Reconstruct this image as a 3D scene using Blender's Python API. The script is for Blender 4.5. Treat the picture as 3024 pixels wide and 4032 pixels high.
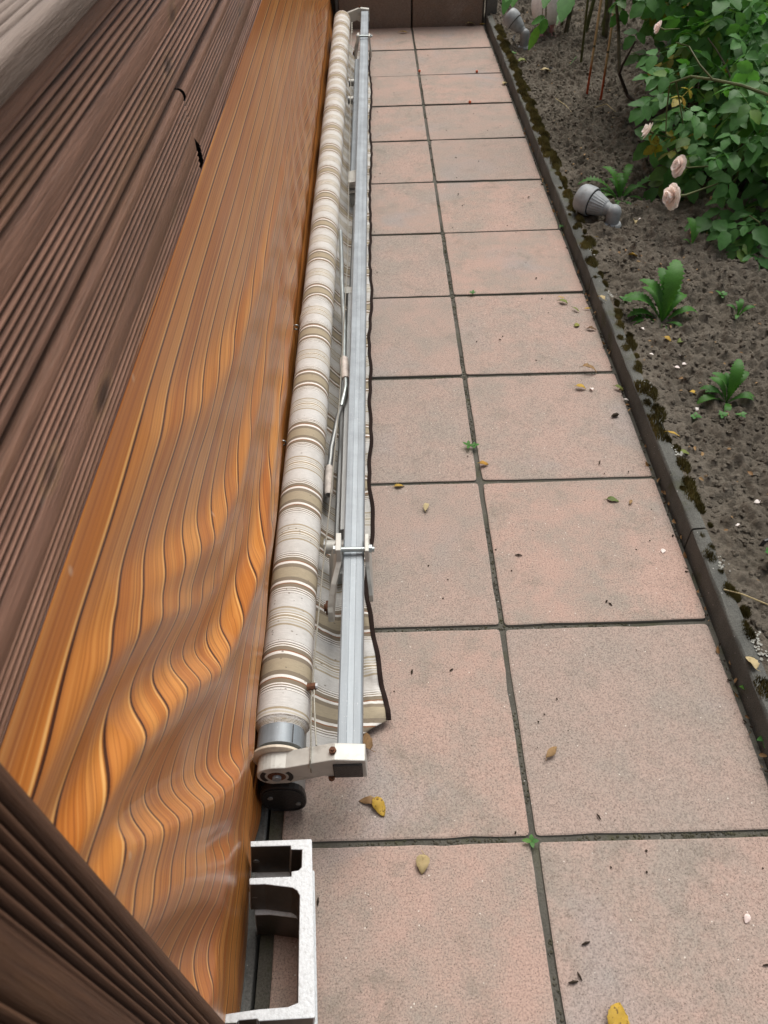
import bpy, math, random
import numpy as np
from mathutils import Vector, Matrix, noise as mnoise

for o in list(bpy.data.objects): bpy.data.objects.remove(o)
SC = bpy.context.scene
COL = SC.collection
random.seed(7); RNG = np.random.default_rng(7)

# ------------------------------------------------------------------ camera, sky, sun, exposure
PITCH, YAW, ROLL = .8125, -.0045, -.0313
CAM = np.array([-.27, -.5552, 1.52555]); FPX = 3000.0
_cp, _sp, _cy, _sy = math.cos(PITCH), math.sin(PITCH), math.cos(YAW), math.sin(YAW)
FW = np.array([_sy*_cp, _cy*_cp, -_sp]); _r = np.array([_cy, -_sy, 0.]); _u = np.cross(_r, FW)
RT = math.cos(ROLL)*_r + math.sin(ROLL)*_u; UP = -math.sin(ROLL)*_r + math.cos(ROLL)*_u
cd = bpy.data.cameras.new('camera'); cam = bpy.data.objects.new('camera', cd); COL.objects.link(cam)
cam.matrix_world = Matrix(((RT[0], UP[0], -FW[0], CAM[0]), (RT[1], UP[1], -FW[1], CAM[1]),
                           (RT[2], UP[2], -FW[2], CAM[2]), (0, 0, 0, 1)))
cd.sensor_fit = 'VERTICAL'; cd.sensor_height = 36; cd.sensor_width = 27
cd.lens = FPX/4032*36; cd.clip_start = .02; cd.clip_end = 200
cd.dof.use_dof = True; cd.dof.focus_distance = 1.75; cd.dof.aperture_fstop = 11.0
SC.camera = cam
SC.view_settings.view_transform = 'Standard'; SC.view_settings.look = 'None'
SC.view_settings.gamma = 1; SC.view_settings.use_curve_mapping = False
SC.view_settings.exposure = 1.2

SUN_EL, SUN_AZ = math.radians(64), math.radians(22)      # azimuth clockwise from +y
w = bpy.data.worlds.new('World'); SC.world = w; w.use_nodes = True
wn = w.node_tree; bg = wn.nodes['Background']
sky = wn.nodes.new('ShaderNodeTexSky'); sky.sky_type = 'NISHITA'; sky.sun_disc = False
sky.sun_elevation = SUN_EL; sky.sun_rotation = SUN_AZ; sky.dust_density = 4.0; sky.air_density = 1.0; sky.ozone_density = .6
hs = wn.nodes.new('ShaderNodeHueSaturation'); hs.inputs['Saturation'].default_value = .22
wn.links.new(sky.outputs[0], hs.inputs['Color']); wn.links.new(hs.outputs[0], bg.inputs[0])
bg.inputs[1].default_value = .055
sd = bpy.data.lights.new('sun', 'SUN'); sun = bpy.data.objects.new('sun', sd); COL.objects.link(sun)
sd.energy = 1.5; sd.angle = math.radians(42); sd.color = (1, .95, .88)
_d = Vector((math.sin(SUN_AZ)*math.cos(SUN_EL), math.cos(SUN_AZ)*math.cos(SUN_EL), math.sin(SUN_EL)))
sun.rotation_euler = _d.to_track_quat('Z', 'Y').to_euler()

def ray(u, v):                       # u, v measured on the photograph shown 1659 wide
    s = 3024/1659
    return FW*FPX + RT*(u*s-1512) - UP*(v*s-2016)
def G(u, v, z=0.):
    d = ray(u, v); t = (z-CAM[2])/d[2]; return Vector(CAM+t*d)
def GY(u, v, y):
    d = ray(u, v); t = (y-CAM[1])/d[1]; return Vector(CAM+t*d)
def PX(p):
    d = np.array(p)-CAM; z = d@FW
    s = 3024/1659
    return (1512+FPX*(d@RT)/z)/s, (2016-FPX*(d@UP)/z)/s

# ------------------------------------------------------------------ helpers
def mesh(name, V, F, mat=None, smooth=False, uv=None, attr=None):
    me = bpy.data.meshes.new(name)
    me.from_pydata([tuple(map(float, v)) for v in V], [], [tuple(map(int, f)) for f in F])
    if mat: me.materials.append(mat)
    if smooth: me.polygons.foreach_set('use_smooth', [True]*len(me.polygons))
    if uv is not None:
        l = me.uv_layers.new(name='UVMap'); vi = np.empty(len(me.loops), int); me.loops.foreach_get('vertex_index', vi)
        l.data.foreach_set('uv', np.asarray(uv, float)[vi].ravel())
    if attr:
        for k, a in attr.items():
            at = me.attributes.new(k, 'FLOAT', 'POINT'); at.data.foreach_set('value', np.asarray(a, float))
    me.update(); return me
def obj(name, me, parent=None, loc=None, rot=None):
    o = bpy.data.objects.new(name, me); COL.objects.link(o)
    if parent: o.parent = parent
    if loc is not None: o.location = loc
    if rot is not None: o.rotation_euler = rot
    return o
def tag(o, label, cat, group=None):
    o['label'] = label; o['category'] = cat
    if group: o['group'] = group
    return o
def thing(name, label, cat, loc=(0, 0, 0), group=None, rot=None):
    return tag(obj(name, None, None, loc, rot), label, cat, group)
def struct(o, kind='structure'): o['kind'] = kind; return o
class MB:
    def __init__(s): s.V = []; s.F = []; s.A = []
    def add(s, V, F, a=0.):
        n = len(s.V); s.V += [tuple(v) for v in V]; s.F += [tuple(i+n for i in f) for f in F]
        s.A += list(a) if hasattr(a, '__len__') else [a]*len(V)
    def box(s, a, b):
        (x0, y0, z0), (x1, y1, z1) = a, b
        s.add([(x0,y0,z0),(x1,y0,z0),(x1,y1,z0),(x0,y1,z0),(x0,y0,z1),(x1,y0,z1),(x1,y1,z1),(x0,y1,z1)],
              [(0,3,2,1),(4,5,6,7),(0,1,5,4),(1,2,6,5),(2,3,7,6),(3,0,4,7)])
    def prism(s, top, bot):           # rings of equal length
        n = len(top); s.add(list(top)+list(bot), [tuple(range(n)), tuple(range(2*n-1, n-1, -1))]+
              [(i, n+i, n+(i+1) % n, (i+1) % n) for i in range(n)])
    def tube(s, P, r, n=10, cap=True, a=0.):
        P = [Vector(p) for p in P]; R = r if hasattr(r, '__len__') else [r]*len(P)
        V = []; t0 = (P[1]-P[0]).normalized(); nrm = t0.orthogonal().normalized()
        for i, p in enumerate(P):
            t = (P[min(i+1, len(P)-1)]-P[max(i-1, 0)]).normalized()
            nrm = (nrm - t*nrm.dot(t)).normalized(); b = t.cross(nrm)
            for k in range(n):
                an = 2*math.pi*k/n; V.append(p+(nrm*math.cos(an)+b*math.sin(an))*R[i])
        F = [(i*n+k, i*n+(k+1) % n, (i+1)*n+(k+1) % n, (i+1)*n+k) for i in range(len(P)-1) for k in range(n)]
        if cap: F += [tuple(range(n-1, -1, -1)), tuple((len(P)-1)*n+k for k in range(n))]
        s.add(V, F, a)
    def build(s, name, mat, parent=None, smooth=False, loc=None, attr=None, bevel=0, rot=None):
        me = mesh(name, s.V, s.F, mat, smooth, attr={attr: s.A} if attr else None)
        o = obj(name, me, parent, loc, rot)
        if bevel: 
            m = o.modifiers.new('bevel', 'BEVEL'); m.width = bevel; m.segments = 2; m.limit_method = 'ANGLE'; m.angle_limit = .6
            m.harden_normals = False
        return o
def smooth_angle(o, ang=.7):
    me = o.data
    me.polygons.foreach_set('use_smooth', [True]*len(me.polygons))
    try: me.set_sharp_from_angle(angle=ang)
    except Exception: pass
    return o
def grid_faces(nu, nv, wrap=False):
    i = np.arange(nu-1)[:, None]; j = np.arange(nv if wrap else nv-1)[None, :]
    a = i*nv+j; b = i*nv+(j+1) % nv; return np.stack([a, b, b+nv, a+nv], -1).reshape(-1, 4)
def vnoise(x, y, seed=0):              # smooth value noise on arrays
    xi = np.floor(x).astype(np.int64); yi = np.floor(y).astype(np.int64); fx = x-xi; fy = y-yi
    fx = fx*fx*(3-2*fx); fy = fy*fy*(3-2*fy)
    def h(a, b):
        n = (a*374761393 + b*668265263 + seed*974634721) & 0x7fffffff
        n = ((n ^ (n >> 13))*1274126177) & 0x7fffffff
        return ((n ^ (n >> 16)) & 0xffff)/65535.
    return (h(xi, yi)*(1-fx)+h(xi+1, yi)*fx)*(1-fy)+(h(xi, yi+1)*(1-fx)+h(xi+1, yi+1)*fx)*fy
def fbm(x, y, o=4, seed=0):
    s = 0; a = 1; t = 0
    for k in range(o): s = s+a*(vnoise(x*2**k+17*k, y*2**k+5*k, seed+k)-.5); t += a; a *= .5
    return s/t

# ------------------------------------------------------------------ materials
class NT:
    def __init__(s, name):
        s.m = bpy.data.materials.new(name); s.m.use_nodes = True; s.t = s.m.node_tree
        s.b = s.t.nodes['Principled BSDF']; s.out = s.t.nodes['Material Output']
    def n(s, ty, **kw):
        nd = s.t.nodes.new('ShaderNode'+ty)
        for k, v in kw.items():
            if k.startswith('_'): setattr(nd, k[1:], v)
            else: s.set(nd.inputs[k.replace('__', ' ')], v)
        return nd
    def set(s, inp, v):
        if isinstance(v, bpy.types.NodeSocket): s.t.links.new(v, inp)
        elif isinstance(v, bpy.types.Node): s.t.links.new(v.outputs[0], inp)
        else: inp.default_value = v
    def math(s, op, a, b=0., c=0., clamp=False):
        nd = s.t.nodes.new('ShaderNodeMath'); nd.operation = op; nd.use_clamp = clamp
        for i, v in enumerate((a, b, c)): s.set(nd.inputs[i], v)
        return nd.outputs[0]
    def mix(s, f, a, b, mode='MIX'):
        nd = s.t.nodes.new('ShaderNodeMix'); nd.data_type = 'RGBA'; nd.blend_type = mode
        s.set(nd.inputs[0], f)
        for i, v in ((6, a), (7, b)): s.set(nd.inputs[i], (*v, 1) if isinstance(v, tuple) and len(v) == 3 else v)
        return nd.outputs[2]
    def ramp(s, f, stops, interp='LINEAR'):
        nd = s.t.nodes.new('ShaderNodeValToRGB'); cr = nd.color_ramp; cr.interpolation = interp
        while len(cr.elements) < len(stops): cr.elements.new(.5)
        for e, (p, c) in zip(cr.elements, stops):
            e.position = p; e.color = (*c, 1) if hasattr(c, '__len__') else (c, c, c, 1)
        s.set(nd.inputs[0], f); return nd.outputs[0]
    def noise(s, vec, scale, detail=3, rough=.5, dist=0.):
        nd = s.n('TexNoise', Scale=scale, Detail=detail, Roughness=rough, Distortion=dist)
        if vec is not None: s.set(nd.inputs['Vector'], vec)
        return nd.outputs[0]
    def vor(s, vec, scale, out=0, feature='F1'):
        nd = s.n('TexVoronoi', Scale=scale); nd.feature = feature
        if vec is not None: s.set(nd.inputs['Vector'], vec)
        return nd.outputs[out]
    def scale(s, vec, xyz):
        nd = s.n('Mapping'); s.set(nd.inputs[0], vec); nd.inputs['Scale'].default_value = xyz; return nd.outputs[0]
    def pos(s): return s.n('NewGeometry').outputs['Position']
    def obj(s): return s.n('TexCoord').outputs['Object']
    def uv(s): return s.n('TexCoord').outputs['UV']
    def attr(s, name): return s.n('Attribute', _attribute_name=name).outputs['Fac']
    def bump(s, h, strength=.3, dist=.01):
        nd = s.n('Bump', Strength=strength, Distance=dist); s.set(nd.inputs['Height'], h); s.set(s.b.inputs['Normal'], nd.outputs[0])
    def fin(s, color, rough=.7, spec=.4, metal=0.):
        s.set(s.b.inputs['Base Color'], (*color, 1) if isinstance(color, tuple) else color)
        s.set(s.b.inputs['Roughness'], rough); s.set(s.b.inputs['Metallic'], metal)
        s.b.inputs['Specular IOR Level'].default_value = spec; return s.m

def mat_slab(name='pink_concrete', pink=(.360, .259, .221), grey=(.275, .235, .205), shade=1.):
    k = NT(name); p = k.pos()
    big = k.ramp(k.noise(p, 5.5, 6, .7), [(.40, 0.), (.62, 1.)])
    c = k.mix(big, pink, grey)
    blue = k.ramp(k.noise(p, 2.6, 3, .5, .6), [(.56, 0.), (.70, .6)])
    c = k.mix(blue, c, (.265, .255, .255))
    stain = k.ramp(k.noise(p, 9, 6, .72, .4), [(.54, 0.), (.70, .6)])
    c = k.mix(stain, c, (.17, .155, .13))
    rnd = k.n('ObjectInfo').outputs['Random']
    c = k.mix(k.math('MULTIPLY', rnd, .55), c, (.27, .232, .208))
    f = k.noise(p, 280, 4, .8); c = k.mix(.8, c, k.ramp(f, [(.36, (.45, .42, .40)), (.47, (.94, .93, .92)), (.64, (1.35, 1.33, 1.31))]), 'MULTIPLY')
    d = k.math('LESS_THAN', k.vor(p, 165), .16); dsel = k.math('GREATER_THAN', k.noise(p, 60, 1), .50)
    c = k.mix(k.math('MULTIPLY', k.math('MULTIPLY', d, dsel), .75), c, (.07, .06, .055))
    q = k.math('LESS_THAN', k.vor(p, 60), .09); qs = k.math('GREATER_THAN', k.noise(p, 23, 1), .57)
    c = k.mix(k.math('MULTIPLY', k.math('MULTIPLY', q, qs), .8), c, (.62, .58, .52))
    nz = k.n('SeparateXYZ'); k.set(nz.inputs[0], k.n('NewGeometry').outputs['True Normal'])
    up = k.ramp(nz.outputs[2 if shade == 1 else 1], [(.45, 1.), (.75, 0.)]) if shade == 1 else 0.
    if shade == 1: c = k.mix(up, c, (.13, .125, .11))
    k.bump(f, .3, .002)
    return k.fin(c, .9, .12)
def mat_concrete(name, c1, c2, moss=0., sc=1.):
    k = NT(name); p = k.pos(); f = k.noise(p, 260*sc, 3, .7)
    c = k.mix(k.ramp(k.noise(p, 7*sc, 5, .6), [(.35, 0.), (.7, 1.)]), c1, c2)
    c = k.mix(.7, c, k.ramp(f, [(.3, .5), (.5, 1.), (.75, 1.5)]), 'MULTIPLY')
    q = k.math('LESS_THAN', k.vor(p, 75), .12); qs = k.math('GREATER_THAN', k.noise(p, 30, 1), .58)
    c = k.mix(k.math('MULTIPLY', k.math('MULTIPLY', q, qs), .6), c, (.45, .44, .42))
    if moss: c = k.mix(k.ramp(k.noise(p, 9, 4, .7), [(.62-.2*moss, 0.), (.75, .8)]), c, (.05, .055, .018))
    k.bump(f, .5, .003); return k.fin(c, .9, .25)
def mat_soil():
    k = NT('soil'); p = k.pos(); f = k.noise(p, 95, 6, .75)
    c = k.mix(k.ramp(k.noise(p, 3, 5, .6), [(.3, 0.), (.7, 1.)]), (.118, .101, .080), (.195, .171, .140))
    c = k.mix(.8, c, k.ramp(f, [(.3, .45), (.55, 1.), (.75, 1.45)]), 'MULTIPLY')
    q = k.math('LESS_THAN', k.vor(p, 45), .10); qs = k.math('GREATER_THAN', k.noise(p, 20, 1), .62)
    c = k.mix(k.math('MULTIPLY', k.math('MULTIPLY', q, qs), .7), c, (.36, .32, .27))
    k.bump(k.noise(p, 130, 5, .8), .8, .015); return k.fin(c, .95, .08)
def mat_plain(name, col, rough=.6, spec=.4, metal=0., var=.25, sc=40, bump=0., dirt=0.):
    k = NT(name); p = k.obj(); f = k.noise(p, sc, 4, .6)
    c = k.mix(1., (*col,), k.ramp(f, [(.3, 1-var), (.7, 1+var)]), 'MULTIPLY')
    if dirt: c = k.mix(k.ramp(k.noise(p, sc*.6, 5, .7), [(.55, 0.), (.72, dirt)]), c, (.10, .08, .06))
    if bump: k.bump(f, bump, .004)
    return k.fin(c, k.ramp(f, [(.3, max(0, rough-.1)), (.7, min(1, rough+.1))]), spec, metal)
def mat_metal(name, col, rough, streak=(60, 3, 60), white=0., metal=.75):
    k = NT(name); p = k.obj(); f = k.noise(k.scale(p, streak), 1., 4, .6); g = k.noise(p, 18, 4, .6)
    c = k.mix(1., col, k.ramp(f, [(.25, .82), (.75, 1.18)]), 'MULTIPLY')
    c = k.mix(1., c, k.ramp(g, [(.3, .8), (.7, 1.15)]), 'MULTIPLY')
    if white:
        s = k.math('MULTIPLY', k.math('GREATER_THAN', k.noise(k.scale(p, (260, 110, 260)), 1., 4, .7), .66), k.ramp(k.noise(p, 5, 3), [(.45, 0.), (.65, 1.)]))
        c = k.mix(k.math('MULTIPLY', s, white), c, (.8, .82, .83))
    k.bump(g, .15, .002)
    return k.fin(c, k.ramp(g, [(.3, rough-.08), (.7, rough+.1)]), .5, metal)
def mat_deck(name, dark, light, along=1, rough=.55):
    k = NT(name); p = k.pos(); st = [240, 240, 240]; st[along] = 8
    st2 = [16, 16, 16]; st2[along] = 1.6
    f = k.noise(k.scale(p, tuple(st)), 1., 5, .7); g = k.noise(k.scale(p, tuple(st2)), 1., 5, .65, .15)
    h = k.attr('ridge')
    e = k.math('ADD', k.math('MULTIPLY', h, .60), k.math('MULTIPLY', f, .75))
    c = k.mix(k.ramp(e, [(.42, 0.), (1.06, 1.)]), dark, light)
    c = k.mix(k.ramp(g, [(.50, 0.), (.70, .65)]), c, (.19, .095, .045))
    kn = k.vor(k.scale(p, tuple(11 if i != along else 5. for i in range(3))), 1.)
    c = k.mix(k.ramp(kn, [(.06, .8), (.17, 0.)]), c, (.035, .018, .010))
    c = k.mix(k.ramp(k.math('ADD', kn, k.math('MULTIPLY', f, .12)), [(.17, 0.), (.21, .6), (.26, 0.)]), c, (.26, .15, .08))
    lg = [5., 5., 5.]; lg[along] = .7
    c = k.mix(k.ramp(k.noise(k.scale(p, tuple(lg)), 1., 5, .7, .6), [(.42, 0.), (.62, .6)]), c, (.075, .036, .020))
    wear = k.ramp(k.noise(k.scale(p, tuple(120 if i != along else 14 for i in range(3))), 1., 4, .7), [(.66, 0.), (.78, .5)])
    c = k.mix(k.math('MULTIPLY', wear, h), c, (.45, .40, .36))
    k.bump(f, .8, .004); return k.fin(c, k.ramp(f, [(.3, rough+.05), (.7, rough+.25)]), .28)
def mat_tarp():
    k = NT('wood_print_vinyl'); uv = k.uv(); s = k.n('SeparateXYZ'); k.set(s.inputs[0], uv); y, v = s.outputs[0], s.outputs[1]
    wob = k.math('MULTIPLY', k.math('SUBTRACT', k.noise(k.scale(uv, (1.1, 2.5, 1)), 1., 2), .5), .018)
    vv = k.math('ADD', v, wob); t = k.math('MULTIPLY', vv, 1/.0495)
    jit = k.n('TexWhiteNoise', _noise_dimensions='1D'); k.set(jit.inputs['W'], k.math('FLOOR', t))
    fr = k.math('FRACT', t)
    cell = jit.outputs['Value']
    # grain: long fine streaks and broader flame figure
    sh = k.n('CombineXYZ'); k.set(sh.inputs[0], k.math('MULTIPLY', y, 1.3)); k.set(sh.inputs[1], k.math('MULTIPLY', vv, 330)); k.set(sh.inputs[2], k.math('MULTIPLY', cell, 40))
    g = k.noise(sh.outputs[0], 1., 4, .65, .5)
    sh2 = k.n('CombineXYZ'); k.set(sh2.inputs[0], k.math('MULTIPLY', y, .9)); k.set(sh2.inputs[1], k.math('MULTIPLY', vv, 30)); k.set(sh2.inputs[2], k.math('MULTIPLY', cell, 17))
    g2 = k.noise(sh2.outputs[0], 1., 3, .5, .6)
    base = k.ramp(cell, [(0., (.48, .155, .026)), (.35, (.56, .205, .040)), (.6, (.45, .140, .024)), (1., (.62, .25, .060))])
    c = k.mix(k.ramp(g2, [(.46, 0.), (.66, .7)]), base, (.70, .31, .075))
    c = k.mix(k.ramp(g, [(.49, 0.), (.64, .65)]), c, (.25, .070, .016))
    c = k.mix(k.ramp(g, [(.30, .5), (.42, 0.)]), c, (.72, .38, .12))
    line = k.ramp(fr, [(0., 1.), (.052, 1.), (.085, 0.), (.5, 0.)]); lite = k.ramp(fr, [(.085, 0.), (.10, 1.), (.13, 1.), (.165, 0.)])
    line2 = k.ramp(fr, [(.94, 0.), (.995, .5)])
    c = k.mix(k.math('MULTIPLY', lite, .75), c, (.84, .47, .16))
    c = k.mix(line2, c, (.28, .075, .020))
    c = k.mix(k.math('MULTIPLY', line, .95), c, (.035, .008, .006))
    c = k.mix(k.ramp(k.vor(k.scale(uv, (11, 9, 1)), 1.), [(.02, .35), (.06, 0.)]), c, (.7, .55, .4))
    k.bump(k.math('SUBTRACT', k.math('MULTIPLY', g, .25), line), .25, .002)
    m = k.fin(c, k.ramp(k.noise(k.scale(uv, (3, 4, 1)), 1., 4), [(.3, .38), (.7, .50)]), .28)
    k.b.inputs['Coat Weight'].default_value = .36; k.b.inputs['Coat Roughness'].default_value = .25
    return m
BG, TAN, TP, WH, RU, DK = (.58, .57, .55), (.37, .315, .225), (.225, .185, .138), (.78, .76, .72), (.26, .115, .055), (.13, .095, .065)
def mat_stripe(name, along_uv=False, dirt=1.):
    k = NT(name); s = k.n('SeparateXYZ'); k.set(s.inputs[0], k.uv()); y = s.outputs[0]
    t = k.math('FRACT', k.math('ADD', k.math('MULTIPLY', k.math('SUBTRACT', y, .274), 1/.237), 40.5))
    d = k.math('ABSOLUTE', k.math('SUBTRACT', t, .5))
    st = [(0., TAN), (.055, TP), (.098, WH), (.128, RU), (.137, TP), (.178, WH), (.188, TP), (.20, WH), (.212, DK), (.219, BG),
          (.232, WH), (.240, DK), (.246, BG), (.395, TAN), (.415, BG), (.432, (.50, .46, .38)), (.448, BG), (.462, TAN), (.475, WH), (.485, TAN)]
    c = k.ramp(k.math('MULTIPLY', d, 1.), st, 'CONSTANT')
    p = k.uv()
    wv = k.noise(k.scale(p, (900, 900, 1)), 1., 2); c = k.mix(.5, c, k.ramp(wv, [(.3, .72), (.7, 1.22)]), 'MULTIPLY')
    lin = k.noise(k.scale(p, (420, 60, 1)), 1., 3); c = k.mix(.5, c, k.ramp(lin, [(.3, .8), (.7, 1.12)]), 'MULTIPLY')
    big = k.ramp(k.noise(k.scale(p, (9, 9, 1)), 1., 5, .7), [(.45, 0.), (.75, .38*dirt)]); c = k.mix(big, c, (.22, .19, .15))
    sp = k.math('MULTIPLY', k.math('LESS_THAN', k.vor(k.scale(p, (95, 60, 1)), 1.), .16), k.math('GREATER_THAN', k.noise(k.scale(p, (40, 40, 1)), 1., 1), .56))
    c = k.mix(k.math('MULTIPLY', sp, .7), c, (.16, .13, .10))
    k.bump(wv, .2, .001); return k.fin(c, .9, .15)
def mat_leaf(name, c1, c2, c3, tr=.3, rough=.5, spot=0., tt=(1.5, 1.7, .7), spec=.25):
    k = NT(name); rnd = k.n('ObjectInfo').outputs['Random']; a = k.attr('tint'); n = k.noise(k.obj(), 60, 3)
    c = k.ramp(k.math('FRACT', k.math('ADD', rnd, a)), [(0., c1), (.5, c2), (.85, c1), (1., c3)])
    c = k.mix(.6, c, k.ramp(n, [(.3, .75), (.7, 1.25)]), 'MULTIPLY')
    if spot: c = k.mix(k.ramp(k.noise(k.obj(), 130, 3), [(.58, 0.), (.66, spot)]), c, (.10, .055, .02))
    m = k.fin(c, rough, spec)
    td = k.n('BsdfTranslucent'); k.set(td.inputs[0], k.mix(1., c, tt, 'MULTIPLY'))
    ms = k.n('MixShader', Fac=tr); k.set(ms.inputs[1], k.b.outputs[0]); k.set(ms.inputs[2], td.outputs[0])
    k.set(k.out.inputs[0], ms.outputs[0]); return m
def mat_stake():
    k = NT('stake_paint'); s = k.n('SeparateXYZ'); k.set(s.inputs[0], k.obj()); z = s.outputs[2]
    f = k.noise(k.scale(k.obj(), (200, 200, 9)), 1., 4, .7)
    zz = k.math('ADD', z, k.math('MULTIPLY', k.math('SUBTRACT', f, .5), .06))
    c = k.ramp(zz, [(0., (.30, .045, .02)), (.11, (.42, .075, .022)), (.16, (.36, .10, .03)), (.21, (.50, .36, .19)), (.52, (.56, .42, .24)), (.55, (.55, .13, .03)), (1., (.55, .12, .03))])
    c = k.mix(.6, c, k.ramp(f, [(.3, .6), (.7, 1.25)]), 'MULTIPLY'); return k.fin(c, .6, .3)

M = {}
M['slab'] = mat_slab()
M['wallslab'] = mat_slab('shaded_brown_concrete', (.185, .120, .085), (.13, .105, .085), shade=.5)  # slab concrete made browner and darker, shade and wet mixed into the colour
M['grout'] = mat_concrete('grout', (.060, .057, .048), (.110, .104, .088), moss=.5)
M['edging'] = mat_concrete('grey_concrete', (.105, .108, .105), (.150, .150, .142))
M['kerb'] = mat_concrete('kerb_concrete', (.066, .068, .063), (.118, .117, .106), moss=.35)
M['soil'] = mat_soil()
M['deck'] = mat_deck('stained_deck_wood', (.038, .013, .006), (.38, .202, .138), rough=.36)  # light tone on ridges: worn tops plus a sky highlight painted in
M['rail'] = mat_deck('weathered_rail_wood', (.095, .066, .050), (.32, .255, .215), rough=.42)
M['deckv'] = mat_deck('shaded_stained_wood', (.032, .013, .007), (.145, .072, .042), along=2)  # deck wood in darker tones, the shade on this face put into the colour
M['post'] = mat_plain('dark_timber', (.08, .05, .035), .8)
M['tarp'] = mat_tarp()
M['hem'] = mat_plain('brown_hem', (.20, .075, .028), .5, sc=90)
M['steel'] = mat_metal('galvanised_steel', (.245, .278, .305), .52, white=.5, metal=.25)
M['stripe'] = mat_metal('bright_steel_stripe', (.280, .318, .348), .48, white=.5, metal=.25)
M['steel2'] = mat_metal('grey_profile', (.30, .31, .31), .5)
M['cast'] = mat_plain('cast_aluminium', (.46, .46, .43), .5, .4, .2, .12, 25, dirt=.6)
M['bright'] = mat_plain('raw_aluminium', (.50, .525, .545), .45, .5, .15, .15, 170, bump=.2, dirt=.32)
M['bronze'] = mat_metal('bronze_anodised', (.105, .090, .075), .40, metal=.6)
M['rod'] = mat_plain('zinc_rod', (.36, .40, .40), .38, .5, .7, .12, 30)
M['grip'] = mat_plain('pale_plastic_grip', (.52, .47, .43), .5, dirt=.2)
M['cream'] = mat_plain('cream_plastic', (.58, .52, .42), .5, dirt=.5)
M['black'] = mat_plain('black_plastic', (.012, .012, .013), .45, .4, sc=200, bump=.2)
M['rust'] = mat_plain('rusty_iron', (.13, .06, .035), .75, .3, .3, .5, 120, bump=.5)
M['wire'] = mat_plain('wire_rope', (.30, .29, .25), .5, .4, .5, .25, 300)
M['roll'] = mat_stripe('striped_awning_fabric', dirt=.8)
M['valance'] = mat_stripe('striped_valance_fabric', dirt=1.2)
M['trim'] = mat_plain('dark_brown_braid', (.022, .014, .012), .9, .1, sc=300, bump=.5)
M['lamp'] = mat_plain('grey_lamp_plastic', (.265, .285, .30), .5, .35, var=.15, dirt=.4)
M['birdw'] = mat_plain('white_glazed_clay', (.86, .86, .85), .5, .4, var=.12, sc=60, bump=.4)
M['birdp'] = mat_plain('pink_clay', (.50, .26, .27), .6, .3)
M['joint'] = mat_concrete('joint_dirt', (.050, .046, .034), (.100, .092, .072), moss=.9)
M['moss'] = mat_plain('moss', (.125, .108, .040), .95, .1, var=.75, sc=14)
M['rose'] = mat_leaf('rose_leaf', (.045, .135, .032), (.085, .215, .060), (.125, .215, .048), .36, .48)
M['rosey'] = mat_leaf('yellowing_leaf', (.30, .24, .03), (.16, .17, .03), (.26, .15, .03), .3, .5, .7)
M['lime'] = mat_leaf('young_leaf', (.075, .20, .045), (.055, .16, .045), (.12, .24, .04), .35, .45)
M['weed'] = mat_leaf('weed_leaf', (.035, .120, .018), (.065, .185, .030), (.06, .14, .03), .33, .5)
M['yleaf'] = mat_leaf('yellow_dead_leaf', (.48, .31, .04), (.42, .27, .05), (.40, .20, .04), .2, .6, .8)
M['bleaf'] = mat_leaf('brown_dead_leaf', (.20, .115, .055), (.30, .19, .09), (.14, .08, .04), .15, .7, .5)
M['pleaf'] = mat_leaf('pale_dead_leaf', (.46, .38, .22), (.40, .31, .16), (.50, .45, .28), .2, .7, .3)
M['gleaf'] = mat_leaf('green_fallen_leaf', (.20, .22, .05), (.13, .17, .05), (.30, .28, .06), .2, .6, .3)
M['petal'] = mat_leaf('petal', (.95, .90, .87), (.95, .93, .90), (.94, .82, .79), .5, .6, 0., (1.1, 1.02, 1.0))
M['cane'] = mat_plain('green_cane', (.085, .095, .030), .6, var=.4, sc=30)
M['dcane'] = mat_plain('dark_cane', (.030, .020, .016), .7, var=.4, sc=30)
M['bcane'] = mat_plain('brown_stem', (.085, .075, .045), .8, var=.4, sc=30, bump=.4)
M['berry'] = mat_plain('orange_berry', (.50, .10, .035), .35, .5)
M['speck'] = mat_plain('dark_debris', (.035, .026, .018), .9, .2)
M['stake'] = mat_stake()

# ------------------------------------------------------------------ ground, paving, kerb, wall
g = struct(obj('ground', mesh('ground', [(-60,-60,-.06),(60,-60,-.06),(60,60,-.06),(-60,60,-.06)], [(0,1,2,3)], M['soil'])))

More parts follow.
